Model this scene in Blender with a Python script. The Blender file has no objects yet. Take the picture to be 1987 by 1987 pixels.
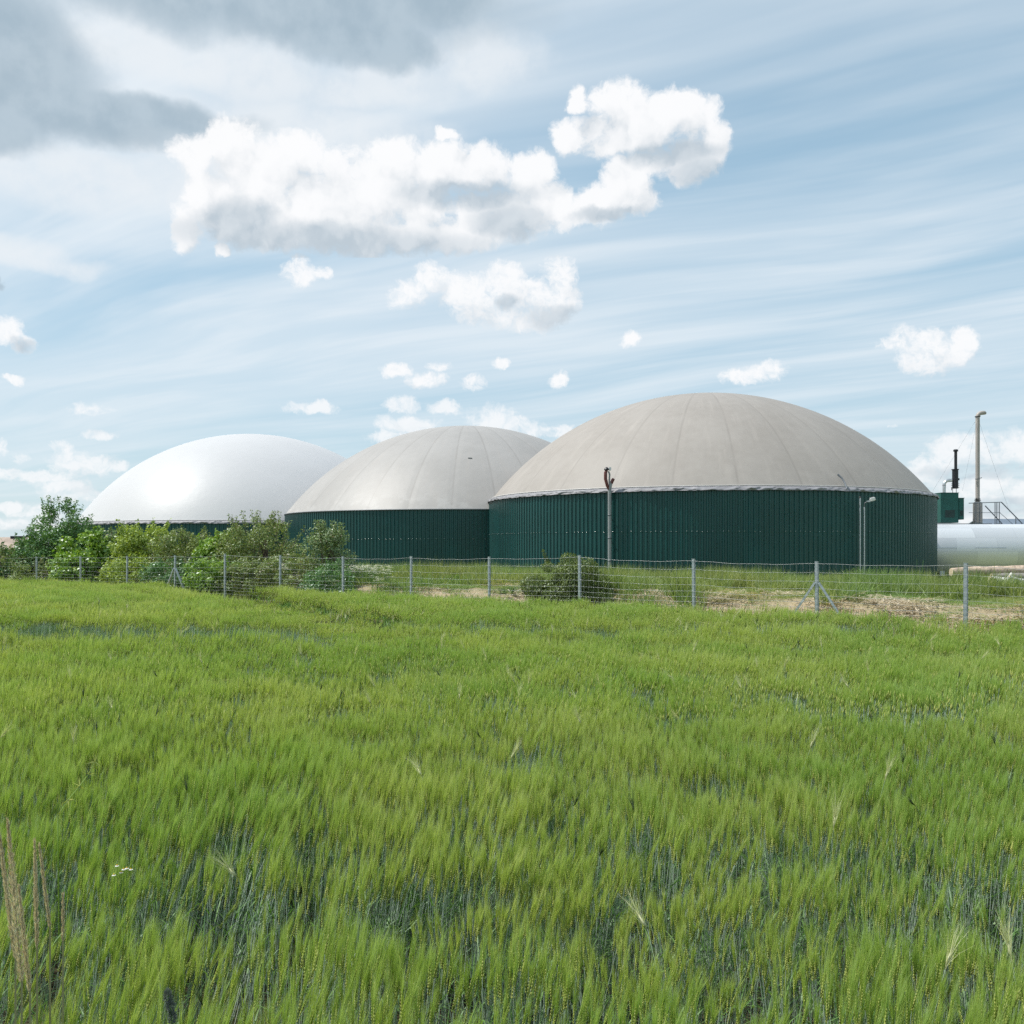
import bpy, bmesh, math, random
import numpy as np
from mathutils import Vector, Matrix, Euler, noise as mnoise

# ------------------------------------------------------------------ camera, sky, sun, exposure
S = bpy.context.scene
COL = S.collection
EYE = 2.4
F = 1800.0            # focal length in photograph pixels (1987 wide)
CX, HZ = 993.5, 1060.0
cam_d = bpy.data.cameras.new("camera")
cam = bpy.data.objects.new("camera", cam_d)
COL.objects.link(cam)
cam.location = (0, 0, EYE)
cam.rotation_euler = (math.radians(90), 0, 0)
cam_d.sensor_width = 36.0
cam_d.lens = 36.0 * F / 1987.0
cam_d.shift_y = (HZ - 993.5) / 1987.0
cam_d.clip_end = 20000
S.camera = cam
S.view_settings.view_transform = 'Standard'
S.view_settings.look = 'None'
S.view_settings.gamma = 1
S.view_settings.exposure = 0.0
S.render.engine = 'CYCLES'
S.cycles.use_denoising = False
S.cycles.max_bounces = 8
S.cycles.diffuse_bounces = 5
S.cycles.glossy_bounces = 3
S.cycles.transmission_bounces = 4
S.cycles.transparent_max_bounces = 4
S.cycles.caustics_reflective = False
S.cycles.caustics_refractive = False
S.cycles.use_adaptive_sampling = True
S.cycles.adaptive_threshold = 0.01
S.cycles.adaptive_min_samples = 8

SUN_AZ = math.radians(-81)     # from +Y (view direction), negative = to the left
SUN_EL = math.radians(58)
sd = Vector((math.sin(SUN_AZ) * math.cos(SUN_EL), math.cos(SUN_AZ) * math.cos(SUN_EL), math.sin(SUN_EL)))
sun_d = bpy.data.lights.new("sun", 'SUN')
sun = bpy.data.objects.new("sun", sun_d)
COL.objects.link(sun)
sun.rotation_euler = (-sd).to_track_quat('-Z', 'Y').to_euler()
sun.location = (-30, 0, 60)
sun_d.energy = 4.8
sun_d.angle = math.radians(0.5)
sun_d.color = (1.0, 0.955, 0.89)

rnd = random.Random(7)
rng = np.random.default_rng(11)


def P(px, py, Y):
    """photograph pixel at distance Y -> world point"""
    return Vector(((px - CX) / F * Y, Y, EYE - (py - HZ) / F * Y))


class NT:
    """small helper round a node tree"""
    def __init__(self, nt):
        self.nt = nt
        self.n = nt.nodes
        self.l = nt.links

    def new(self, typ, **kw):
        nd = self.n.new(typ)
        for k, v in kw.items():
            setattr(nd, k, v)
        return nd

    def put(self, sock, v):
        if hasattr(v, 'is_linked') or hasattr(v, 'links'):
            self.l.new(v, sock)
        elif v is not None:
            sock.default_value = v

    def math(self, op, a, b=None, c=None, clamp=False):
        nd = self.new('ShaderNodeMath', operation=op, use_clamp=clamp)
        self.put(nd.inputs[0], a)
        if b is not None: self.put(nd.inputs[1], b)
        if c is not None: self.put(nd.inputs[2], c)
        return nd.outputs[0]

    def vmath(self, op, a, b=None, c=None, out=0):
        nd = self.new('ShaderNodeVectorMath', operation=op)
        self.put(nd.inputs[0], a)
        if b is not None: self.put(nd.inputs[1], b)
        if c is not None: self.put(nd.inputs[2], c)
        return nd.outputs[out]

    def mix(self, f, a, b, blend='MIX'):
        nd = self.new('ShaderNodeMix', data_type='RGBA', blend_type=blend)
        self.put(nd.inputs[0], f)
        for s, v in ((nd.inputs[6], a), (nd.inputs[7], b)):
            if isinstance(v, (tuple, list)):
                s.default_value = (v[0], v[1], v[2], 1)
            else:
                self.l.new(v, s)
        return nd.outputs[2]

    def smooth(self, v, a, b, lo=0.0, hi=1.0):
        nd = self.new('ShaderNodeMapRange', interpolation_type='SMOOTHSTEP')
        self.put(nd.inputs[0], v)
        self.put(nd.inputs[1], a); self.put(nd.inputs[2], b)
        self.put(nd.inputs[3], lo); self.put(nd.inputs[4], hi)
        return nd.outputs[0]

    def noise(self, vec, scale=1.0, detail=4.0, rough=0.5, out=0, dims='3D', dist=0.0):
        nd = self.new('ShaderNodeTexNoise', noise_dimensions=dims)
        if vec is not None: self.l.new(vec, nd.inputs['Vector'])
        nd.inputs['Scale'].default_value = scale
        nd.inputs['Detail'].default_value = detail
        nd.inputs['Roughness'].default_value = rough
        nd.inputs['Distortion'].default_value = dist
        return nd.outputs[out]


#SKY_BEGIN
def build_sky():
    w = bpy.data.worlds.new("World")
    S.world = w
    w.use_nodes = True
    w.node_tree.nodes.clear()
    t = NT(w.node_tree)
    tc = t.new('ShaderNodeTexCoord')
    d = tc.outputs['Generated']
    sep = t.new('ShaderNodeSeparateXYZ'); t.l.new(d, sep.inputs[0])
    DEG = 180 / math.pi
    az = t.math('MULTIPLY', t.math('ARCTAN2', sep.outputs[0], sep.outputs[1]), DEG)
    el = t.math('MULTIPLY', t.math('ARCSINE', sep.outputs[2]), DEG)
    cmb = t.new('ShaderNodeCombineXYZ')
    t.l.new(az, cmb.inputs[0]); t.l.new(el, cmb.inputs[1])
    p = cmb.outputs[0]

    sky = t.new('ShaderNodeTexSky', sky_type='NISHITA')
    sky.sun_disc = False
    sky.sun_elevation = SUN_EL
    sky.sun_rotation = SUN_AZ
    sky.air_density = 1.0
    sky.dust_density = 0.6
    sky.ozone_density = 1.2
    clear = t.mix(1.0, sky.outputs[0], (0.070, 0.098, 0.103), 'MULTIPLY')
    # pale air: thin high veil thickens towards the horizon
    elc = t.math('MAXIMUM', el, 0.0)
    haze = t.smooth(elc, 0.0, 30.0, 0.78, 0.50)
    pale = t.mix(t.smooth(elc, 0.0, 20.0), (0.68, 0.81, 0.885), (0.48, 0.72, 0.885))
    base = t.mix(haze, clear, pale)
    # streaks of cirrus, rising gently to the right
    zz = t.math('ADD', t.math('MAXIMUM', sep.outputs[2], 0.0), 0.06)
    flat = t.vmath('MULTIPLY', d, (1, 1, 0))
    lay = t.vmath('SCALE', flat); t.l.new(t.math('DIVIDE', 1.0, zz), lay.node.inputs[3])
    rot = t.new('ShaderNodeVectorRotate', rotation_type='Z_AXIS')
    t.l.new(lay, rot.inputs['Vector']); rot.inputs['Angle'].default_value = math.radians(31)
    bend = t.noise(lay, 0.22, 2, 0.5, out=1, dims='2D')
    q = t.vmath('ADD', rot.outputs[0], t.vmath('MULTIPLY', bend, (1.8, 1.5, 0)))
    q1 = t.vmath('MULTIPLY', q, (0.16, 1.35, 0))
    s1 = t.smooth(t.noise(q1, 1.0, 5, 0.52, dims='2D'), 0.28, 0.66)
    q2 = t.vmath('MULTIPLY', q, (0.7, 3.6, 0))
    s2 = t.smooth(t.noise(q2, 1.0, 4, 0.55, dims='2D'), 0.34, 0.75)
    st = t.math('ADD', t.math('MULTIPLY', s1, 0.46), t.math('MULTIPLY', s2, 0.30))
    veil = t.smooth(az, 12.0, -24.0, 0.0, 0.28)
    st = t.math('MULTIPLY', st, t.smooth(elc, 0.0, 16.0, 0.55, 1.0))
    st = t.math('ADD', st, t.math('MULTIPLY', veil, t.smooth(el, 9.0, 24.0)), clamp=True)
    base = t.mix(st, base, (0.86, 0.915, 0.96))

    def blob_field(name, blobs):
        g = bpy.data.node_groups.new(name, 'ShaderNodeTree')
        g.interface.new_socket('P', in_out='INPUT', socket_type='NodeSocketVector')
        g.interface.new_socket('F', in_out='OUTPUT', socket_type='NodeSocketFloat')
        k = NT(g)
        gi = k.new('NodeGroupInput'); go = k.new('NodeGroupOutput')
        acc = None
        for (px, py, rx, ry) in blobs:
            a = math.atan((px - CX) / F)
            c = math.degrees(a)
            e = math.degrees(math.atan((HZ - py) / F * math.cos(a)))
            kx = math.degrees(rx / F) * math.cos(a) ** 2
            ky = math.degrees(ry / F) * math.cos(a)
            v = k.vmath('MULTIPLY_ADD', gi.outputs[0], (1 / kx, 1 / ky, 0), (-c / kx, -e / ky, 0))
            dd = k.vmath('DOT_PRODUCT', v, v, out=1)
            if acc is None:
                acc = dd
            else:
                acc = k.math('SMOOTH_MIN', acc, dd, 0.35)
        k.l.new(k.math('SUBTRACT', 1.0, acc), go.inputs[0])
        return g

    def call(g, vec):
        nd = t.new('ShaderNodeGroup'); nd.node_tree = g
        t.l.new(vec, nd.inputs[0])
        return nd.outputs[0]

    # grey stratus sheet, upper left
    strat = [(420, -30, 620, 78), (860, 5, 130, 46), (0, 70, 210, 90), (40, 205, 420, 46), (740, 78, 120, 34), (-40, 230, 180, 50), (20, 120, 190, 80), (220, 212, 300, 36), (620, 60, 200, 40), (10, 545, 14, 22)]
    bright = [(310, 95, 150, 45), (520, 150, 130, 60), (390, 120, 110, 40), (640, 165, 120, 30), (760, 150, 160, 40),
              (930, 110, 130, 50), (150, 340, 330, 60), (0, 480, 150, 30), (120, 510, 110, 22), (600, 250, 300, 50), (330, 280, 200, 30)]
    warp = t.noise(p, 0.16, 5, 0.58, out=1, dims='2D')
    warp_f = t.noise(p, 0.30, 6, 0.6, dims='2D')
    pw = t.vmath('ADD', p, t.vmath('MULTIPLY', t.vmath('SUBTRACT', warp, (0.5, 0.5, 0.5)), (4.5, 2.2, 0)))
    fb = call(blob_field('veil_field', bright), pw)
    base = t.mix(t.math('MULTIPLY', t.math('MULTIPLY', t.smooth(fb, -0.6, 1.0), t.smooth(warp_f, 0.30, 0.62, 0.55, 1.0)), 0.76), base, (0.84, 0.885, 0.925))
    fs = call(blob_field('stratus_field', strat), pw)
    nz = t.noise(p, 0.35, 5, 0.55, dims='2D')
    fs2 = t.math('ADD', fs, t.math('MULTIPLY', t.math('SUBTRACT', nz, 0.5), 0.8))
    gcol = t.mix(t.smooth(nz, 0.3, 0.7), (0.36, 0.47, 0.56), (0.46, 0.565, 0.65))
    base = t.mix(t.math('MULTIPLY', t.smooth(fs2, -0.6, 0.8), 0.90), base, gcol)

    # cumulus: billow noise shared by all
    wv = t.noise(p, 0.55, 4, 0.6, out=1, dims='2D')
    pc = t.vmath('ADD', p, t.vmath('MULTIPLY', t.vmath('SUBTRACT', wv, (0.5, 0.5, 0.5)), (1.3, 0.9, 0)))

    def puff(vec):
        vo = t.new('ShaderNodeTexVoronoi', voronoi_dimensions='2D', feature='F1')
        t.l.new(vec, vo.inputs['Vector'])
        vo.inputs['Scale'].default_value = 0.42
        vo.inputs['Detail'].default_value = 2.0
        vo.inputs['Roughness'].default_value = 0.55
        f = t.noise(vec, 0.75, 6, 0.58, dims='2D')
        return t.math('ADD', t.math('MULTIPLY', t.math('SUBTRACT', 0.45, vo.outputs['Distance']), 0.75),
                      t.math('MULTIPLY', t.math('SUBTRACT', f, 0.5), 1.0))

    LV = (-0.6, 1.25, 0)
    p_up = t.vmath('ADD', pc, LV)
    n0 = puff(pc)
    n1 = puff(p_up)
    low = t.noise(p, 0.28, 3, 0.5, dims='2D')

    fine = t.math('MULTIPLY', t.math('SUBTRACT', t.noise(pc, 3.2, 5, 0.62, dims='2D'), 0.5), 0.80)

    def cumulus(name, blobs, greys=None, soft=0.42):
        g = blob_field(name, blobs)
        a0 = call(g, pc)
        a1 = call(g, p_up)
        d0 = t.math('ADD', t.math('MULTIPLY_ADD', t.math('MINIMUM', a0, 0.8), 1.5, 0.26), t.math('MULTIPLY', n0, 0.95 if name[0] != 'l' else 1.5))
        d0 = t.math('ADD', d0, fine if name[0] == 'h' else t.math('MULTIPLY', fine, 1.9))
        # soft, wide shading from the cloud body plus crisp relief from the billows
        body = t.math('SUBTRACT', a0, a1)
        rel = t.math('SUBTRACT', n0, n1)
        s = t.math('ADD', t.math('MULTIPLY', body, 0.26), t.math('MULTIPLY', rel, 0.34))
        s = t.math('ADD', s, t.math('MULTIPLY', t.math('SUBTRACT', low, 0.5), 0.35))
        s = t.smooth(s, -0.72, 0.22)
        if greys:
            gy = t.smooth(t.math('ADD', call(blob_field(name + '_shade', greys), pc), t.math('MULTIPLY', n0, 0.35)), -1.5, 1.0)
            s = t.math('SUBTRACT', s, t.math('MULTIPLY', t.math('MULTIPLY', gy, t.smooth(low, 0.2, 0.5, 0.7, 1.0)), 0.85), clamp=True)
        alpha = t.smooth(d0, -0.05, soft)
        dark = t.mix(t.smooth(n0, -0.5, 0.3), (0.52, 0.60, 0.67), (0.62, 0.69, 0.75))
        colr = t.mix(s, dark, (0.985, 0.99, 1.0))
        return t.mix(t.math('MULTIPLY', alpha, {'h': 0.97, 'm': 0.93, 'l': 0.78}[name[0]]), base, colr)

    A = [(378, 300, 52, 46), (455, 292, 66, 66), (520, 335, 100, 70), (585, 300, 58, 50), (362, 440, 36, 48), (395, 385, 46, 60),
         (450, 410, 90, 80), (590, 400, 130, 78), (700, 370, 140, 88), (765, 315, 66, 52), (850, 330, 90, 62), (865, 262, 26, 14),
         (940, 330, 80, 48), (1030, 345, 58, 52), (960, 420, 120, 58), (1075, 395, 60, 50), (1160, 400, 70, 42), (1215, 360, 60, 40), (1235, 392, 56, 26), (818, 402, 80, 50),
         (700, 455, 210, 46), (520, 455, 110, 34), (880, 460, 130, 34), (430, 485, 24, 14),
         (1205, 205, 74, 48), (1120, 195, 26, 26), (1108, 262, 42, 36), (1180, 262, 90, 46), (1270, 240, 100, 66), (1340, 225, 66, 44), (1385, 275, 40, 52),
         (1330, 310, 74, 46), (1240, 320, 70, 24),
         (580, 525, 42, 32), (625, 528, 20, 12), (790, 572, 46, 24), (838, 540, 44, 32), (900, 565, 62, 44), (975, 545, 58, 42), (1085, 535, 42, 42)]
    B = [(580, 525, 42, 32), (625, 528, 20, 12), (790, 572, 46, 24), (838, 540, 44, 32), (900, 565, 62, 44), (975, 545, 58, 42),
         (960, 600, 90, 38), (1085, 535, 42, 42), (1090, 590, 42, 46), (1035, 620, 60, 22), (1025, 575, 80, 44), (1795, 685, 62, 36), (10, 640, 44, 30), (45, 665, 26, 16),
         (1755, 655, 38, 32), (1735, 665, 46, 12), (1812, 705, 50, 24), (1872, 662, 24, 32), (1855, 690, 40, 22), (1770, 700, 40, 26), (1800, 660, 50, 26), (1225, 660, 18, 13),
         (1492, 720, 44, 18), (1445, 730, 66, 15), (770, 718, 26, 13), (850, 712, 22, 10), (830, 738, 54, 15), (922, 742, 24, 17), (975, 705, 17, 10), (1085, 738, 15, 13), (30, 738, 22, 8)]
    C = [
         (785, 786, 36, 13), (862, 792, 28, 11), (800, 825, 55, 15), (950, 812, 44, 24), (1010, 835, 60, 22), (1075, 838, 34, 12), 
         (600, 792, 46, 9), (618, 782, 12, 6), (182, 799, 40, 12), (195, 846, 30, 8), (115, 868, 26, 11), (130, 894, 38, 20), (185, 903, 38, 18), (232, 906, 20, 10),
         (42, 888, 18, 8), (8, 872, 14, 14), (20, 915, 40, 8), (122, 945, 50, 11), (85, 995, 60, 13), (15, 985, 30, 9), 
         (1850, 885, 66, 46), (1925, 872, 70, 44), (1985, 870, 56, 50), (1800, 912, 36, 22), (1900, 945, 110, 40), (1990, 960, 70, 40), (1850, 1000, 150, 18), (1735, 826, 12, 4),
         (70, 925, 90, 10), (180, 965, 120, 14), (40, 1020, 140, 12), (760, 850, 60, 10), (1960, 1010, 160, 12)]
    bgs = []
    GA = [(640, 470, 270, 28), (470, 430, 62, 34), (905, 380, 110, 22), (985, 430, 66, 30), (1310, 300, 80, 18), (1355, 330, 50, 22), (1180, 415, 60, 12)]
    GB = [(1090, 620, 50, 20), (40, 668, 26, 12), (985, 585, 18, 12)]
    B = [(a, b, (r1 * 1.3 if r1 < 30 else r1), (r2 * 1.35 if r2 < 25 else r2)) for a, b, r1, r2 in B]
    C = [(a, b, r1 * (1.35 if r1 < 60 else 1), r2 * (1.5 if r2 < 25 else 1)) for a, b, r1, r2 in C]
    for nm, bl, gr in (('high_cumulus', A, GA), ('mid_cumulus', B, GB), ('low_cumulus', C, [(1880, 915, 90, 12), (1960, 985, 120, 16)])):
        b = t.new('ShaderNodeBackground')
        t.l.new(cumulus(nm, bl, gr, 1.0 if nm[0] == 'h' else 1.5), b.inputs[0])
        bgs.append(b.outputs[0])
    # everywhere else: free scattered cumulus (behind and beside the view)
    mass = t.noise(p, 0.035, 3, 0.5, dims='2D')
    og = t.math('SUBTRACT', t.math('MULTIPLY', mass, 3.2), 1.95)
    od = t.math('ADD', og, n0)
    ocol = t.mix(t.smooth(t.math('SUBTRACT', n0, n1), -0.3, 0.25), (0.55, 0.63, 0.70), (0.97, 0.98, 1.0))
    bo = t.new('ShaderNodeBackground')
    t.l.new(t.mix(t.smooth(od, 0.0, 0.35), base, ocol), bo.inputs[0])

    def msh(f, a, b):
        nd = t.new('ShaderNodeMixShader')
        t.l.new(f, nd.inputs[0]); t.l.new(a, nd.inputs[1]); t.l.new(b, nd.inputs[2])
        return nd.outputs[0]
    vt = t.math('DIVIDE', sep.outputs[2], t.math('MAXIMUM', sep.outputs[1], 0.02))
    lowmid = msh(t.math('GREATER_THAN', vt, (HZ - 764) / F), bgs[2], bgs[1])
    front = msh(t.math('GREATER_THAN', vt, (HZ - 500) / F), lowmid, bgs[0])
    # below-horizon half: plain pale ground haze
    inside = t.math('MULTIPLY', t.math('LESS_THAN', t.math('ABSOLUTE', az), 38.0), t.math('LESS_THAN', el, 36.0))
    top = msh(inside, bo.outputs[0], front)
    out = t.new('ShaderNodeOutputWorld')
    t.l.new(top, out.inputs[0])
    w.cycles.sampling_method = 'MANUAL'
    w.cycles.sample_map_resolution = 512


build_sky()
#SKY_END


# ------------------------------------------------------------------ helpers
def tag(o, label=None, cat=None, group=None, kind=None):
    if label: o['label'] = label
    if cat: o['category'] = cat
    if group: o['group'] = group
    if kind: o['kind'] = kind
    return o


def link(o, parent=None):
    COL.objects.link(o)
    if parent is not None:
        o.parent = parent
    return o


def empty(name, loc, rz=0.0):
    o = bpy.data.objects.new(name, None)
    o.location = loc
    o.rotation_euler = (0, 0, rz)
    o.empty_display_size = 0.3
    return link(o)


def mesh_np(name, V, Fc, mats, midx=None, smooth=False):
    me = bpy.data.meshes.new(name)
    V = np.asarray(V, dtype=np.float32)
    if isinstance(Fc, np.ndarray):
        k = Fc.shape[1]
        me.vertices.add(len(V)); me.vertices.foreach_set('co', V.ravel())
        me.loops.add(Fc.size); me.loops.foreach_set('vertex_index', Fc.astype(np.int32).ravel())
        me.polygons.add(len(Fc))
        me.polygons.foreach_set('loop_start', np.arange(0, Fc.size, k, dtype=np.int32))
        me.polygons.foreach_set('loop_total', np.full(len(Fc), k, dtype=np.int32))
        me.update(calc_edges=True)
    else:
        me.from_pydata([tuple(map(float, v)) for v in V], [], Fc)
    for m in (mats if isinstance(mats, (list, tuple)) else [mats]):
        me.materials.append(m)
    if midx is not None:
        me.polygons.foreach_set('material_index', np.asarray(midx, dtype=np.int32))
    if smooth:
        me.polygons.foreach_set('use_smooth', np.ones(len(me.polygons), dtype=bool))
    me.update()
    return me


class MB:
    """collects shapes; build() makes ONE mesh object out of them"""
    def __init__(self):
        self.v = []; self.f = []; self.m = []

    def add(self, vs, fs, mi=0):
        b = len(self.v)
        self.v += [tuple(x) for x in vs]
        self.f += [tuple(i + b for i in q) for q in fs]
        self.m += [mi] * len(fs)
        return self

    def box(self, c, s, rz=0.0, mi=0, bev=0.0, R=None):
        c = Vector(c); hx, hy, hz = s[0] / 2, s[1] / 2, s[2] / 2
        R = R or Matrix.Rotation(rz, 3, 'Z')
        if bev <= 0:
            vs = [c + R @ Vector((x, y, z)) for x in (-hx, hx) for y in (-hy, hy) for z in (-hz, hz)]
            fs = [(0, 1, 3, 2), (4, 6, 7, 5), (0, 4, 5, 1), (2, 3, 7, 6), (0, 2, 6, 4), (1, 5, 7, 3)]
            return self.add(vs, fs, mi)
        bm = bmesh.new()
        bmesh.ops.create_cube(bm, size=1.0)
        for v in bm.verts: v.co = Vector((v.co.x * s[0], v.co.y * s[1], v.co.z * s[2]))
        bmesh.ops.bevel(bm, geom=list(bm.edges), offset=bev, segments=2, affect='EDGES')
        bm.verts.index_update()
        self.add([c + R @ v.co for v in bm.verts], [[v.index for v in f.verts] for f in bm.faces], mi)
        bm.free()
        return self

    def tube(self, pts, rad, n=10, mi=0, caps=True):
        pts = [Vector(p) for p in pts]
        if not isinstance(rad, (list, tuple)): rad = [rad] * len(pts)
        base = len(self.v)
        up = None
        for i, p in enumerate(pts):
            a = pts[max(i - 1, 0)]; b = pts[min(i + 1, len(pts) - 1)]
            tn = (b - a).normalized()
            if up is None:
                up = Vector((0, 0, 1)) if abs(tn.z) < 0.9 else Vector((1, 0, 0))
            sx = tn.cross(up).normalized(); up = sx.cross(tn).normalized()
            for k in range(n):
                an = 2 * math.pi * k / n
                self.v.append(tuple(p + (sx * math.cos(an) + up * math.sin(an)) * rad[i]))
        for i in range(len(pts) - 1):
            for k in range(n):
                a = base + i * n + k; b = base + i * n + (k + 1) % n
                self.f.append((a, b, b + n, a + n)); self.m.append(mi)
        if caps:
            self.f.append(tuple(base + k for k in range(n))[::-1]); self.m.append(mi)
            e = base + (len(pts) - 1) * n
            self.f.append(tuple(e + k for k in range(n))); self.m.append(mi)
        return self

    def lathe(self, prof, c=(0, 0, 0), n=24, mi=0):
        base = len(self.v)
        for (r, z) in prof:
            for k in range(n):
                an = 2 * math.pi * k / n
                self.v.append((c[0] + r * math.cos(an), c[1] + r * math.sin(an), c[2] + z))
        for i in range(len(prof) - 1):
            for k in range(n):
                a = base + i * n + k; b = base + i * n + (k + 1) % n
                self.f.append((a, b, b + n, a + n)); self.m.append(mi)
        self.f.append(tuple(base + k for k in range(n))[::-1]); self.m.append(mi)
        e = base + (len(prof) - 1) * n
        self.f.append(tuple(e + k for k in range(n))); self.m.append(mi)
        return self

    def build(self, name, mats, parent=None, smooth=False, origin=None):
        V = np.array(self.v, dtype=float)
        if origin is not None:
            V = V - np.array(origin, dtype=float)
        me = mesh_np(name, V, self.f, mats, self.m, smooth)
        if smooth:
            me.shade_smooth() if hasattr(me, 'shade_smooth') else None
            try: me.set_sharp_from_angle(angle=math.radians(40))
            except Exception: pass
        o = bpy.data.objects.new(name, me)
        if origin is not None: o.location = origin
        return link(o, parent)


# ------------------------------------------------------------------ materials
def mat(name, colr, rough=0.6, metal=0.0, spec=0.5, var=0.0, vscale=3.0, bump=0.0, bscale=20.0, coat=0.0):
    m = bpy.data.materials.new(name); m.use_nodes = True
    t = NT(m.node_tree); bs = t.n['Principled BSDF']
    bs.inputs['Roughness'].default_value = rough
    bs.inputs['Metallic'].default_value = metal
    bs.inputs['Specular IOR Level'].default_value = spec
    bs.inputs['Coat Weight'].default_value = coat
    tc = t.new('ShaderNodeTexCoord').outputs['Object']
    if var > 0:
        nz = t.noise(tc, vscale, 5, 0.6)
        a = tuple(x * (1 - var) for x in colr); b = tuple(min(1, x * (1 + var)) for x in colr)
        t.l.new(t.mix(t.smooth(nz, 0.3, 0.7), a, b), bs.inputs['Base Color'])
    else:
        bs.inputs['Base Color'].default_value = (*colr, 1)
    if bump > 0:
        b = t.new('ShaderNodeBump'); b.inputs['Strength'].default_value = bump; b.inputs['Distance'].default_value = 0.02
        t.l.new(t.noise(tc, bscale, 4, 0.6), b.inputs['Height']); t.l.new(b.outputs[0], bs.inputs['Normal'])
    return m


def leaf_mat(name, c1, c2, trans=0.35, rough=0.45, gloss=0.10, macro=None, mscale=0.25, c3=None, tip=None):
    """plant tissue: diffuse + light through the blade + a little waxy sheen; colour differs blade by blade"""
    m = bpy.data.materials.new(name); m.use_nodes = True
    t = NT(m.node_tree); t.n.remove(t.n['Principled BSDF'])
    out = t.n['Material Output']
    geo = t.new('ShaderNodeNewGeometry')
    col = t.mix(geo.outputs['Random Per Island'], c1, c2)
    if c3:
        col = t.mix(t.math('MULTIPLY', t.math('GREATER_THAN', t.math('FRACT', t.math('MULTIPLY', geo.outputs['Random Per Island'], 37.0)), 0.93), 0.8), col, c3)
    if tip:                      # awn tips are bleached compared with their base
        sz = t.new('ShaderNodeSeparateXYZ'); t.l.new(t.new('ShaderNodeTexCoord').outputs['Object'], sz.inputs[0])
        col = t.mix(t.smooth(sz.outputs[2], 0.84, 1.00, 0.0, 0.75), col, tip)
    if macro:
        nz = t.noise(geo.outputs['Position'], mscale, 4, 0.55)
        col = t.mix(t.smooth(nz, 0.35, 0.65), col, t.mix(1.0, col, macro, 'MULTIPLY'))
    df = t.new('ShaderNodeBsdfDiffuse'); t.l.new(col, df.inputs[0])
    tr = t.new('ShaderNodeBsdfTranslucent')
    t.l.new(t.mix(1.0, col, (1.15, 1.15, 0.6), 'MULTIPLY'), tr.inputs[0])
    ms = t.new('ShaderNodeMixShader'); ms.inputs[0].default_value = trans
    t.l.new(df.outputs[0], ms.inputs[1]); t.l.new(tr.outputs[0], ms.inputs[2])
    gl = t.new('ShaderNodeBsdfGlossy'); gl.inputs['Roughness'].default_value = rough
    gl.inputs[0].default_value = (0.6, 0.65, 0.68, 1)
    m2 = t.new('ShaderNodeMixShader'); m2.inputs[0].default_value = gloss
    t.l.new(ms.outputs[0], m2.inputs[1]); t.l.new(gl.outputs[0], m2.inputs[2])
    t.l.new(m2.outputs[0], out.inputs[0])
    return m


M = {}
M['awn'] = leaf_mat('barley_awn', (0.272, 0.382, 0.066), (0.560, 0.640, 0.190), 0.45, 0.62, 0.03, macro=(0.74, 0.88, 0.74), mscale=0.5, tip=(0.60, 0.66, 0.33))
M['ear'] = leaf_mat('barley_ear', (0.300, 0.370, 0.075), (0.560, 0.580, 0.170), 0.25, 0.5, 0.05)
M['stem'] = leaf_mat('barley_stem', (0.250, 0.370, 0.230), (0.580, 0.670, 0.600), 0.12, 0.5, 0.06)
M['blade'] = leaf_mat('barley_blade', (0.085, 0.205, 0.038), (0.210, 0.370, 0.100), 0.38, 0.5, 0.05)
M['galv'] = mat('galvanised_steel', (0.50, 0.54, 0.57), 0.42, 0.75, var=0.12, vscale=14)
M['wire'] = mat('galvanised_wire', (0.62, 0.65, 0.66), 0.45, 0.35)
M['green_wall'] = mat('green_sheet_paint', (0.008, 0.071, 0.069), 0.36, 0.0, 0.45, var=0.10, vscale=0.6)
def wall_sheets(m):
    """single sheets differ a little; rain has run down some of them"""
    t = NT(m.node_tree); bs = t.n['Principled BSDF']
    src = bs.inputs['Base Color'].links[0].from_socket
    tc = t.new('ShaderNodeTexCoord').outputs['Object']; sp = t.new('ShaderNodeSeparateXYZ'); t.l.new(tc, sp.inputs[0])
    ang = t.math('ARCTAN2', sp.outputs[1], sp.outputs[0])
    wn = t.new('ShaderNodeTexWhiteNoise', noise_dimensions='1D'); t.l.new(t.math('FLOOR', t.math('MULTIPLY', ang, 112 / (2 * math.pi))), wn.inputs['W'])
    c = t.mix(t.math('MULTIPLY', wn.outputs[0], 0.55), src, (0.014, 0.066, 0.062))
    cv = t.new('ShaderNodeCombineXYZ'); t.l.new(t.math('MULTIPLY', ang, 60.0), cv.inputs[0]); t.l.new(t.math('MULTIPLY', sp.outputs[2], 0.45), cv.inputs[1])
    st = t.smooth(t.noise(cv.outputs[0], 1.0, 5, 0.65, dims='2D'), 0.55, 0.85, 0.0, 0.35)
    c = t.mix(st, c, (0.055, 0.115, 0.10))
    mud = t.math('MULTIPLY', t.smooth(sp.outputs[2], 0.2, 1.6, 1.0, 0.0), t.smooth(t.noise(tc, 1.4, 5, 0.7), 0.4, 0.7))
    c = t.mix(t.math('MULTIPLY', mud, 0.5), c, (0.10, 0.09, 0.06))
    t.l.new(c, bs.inputs['Base Color'])


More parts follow.
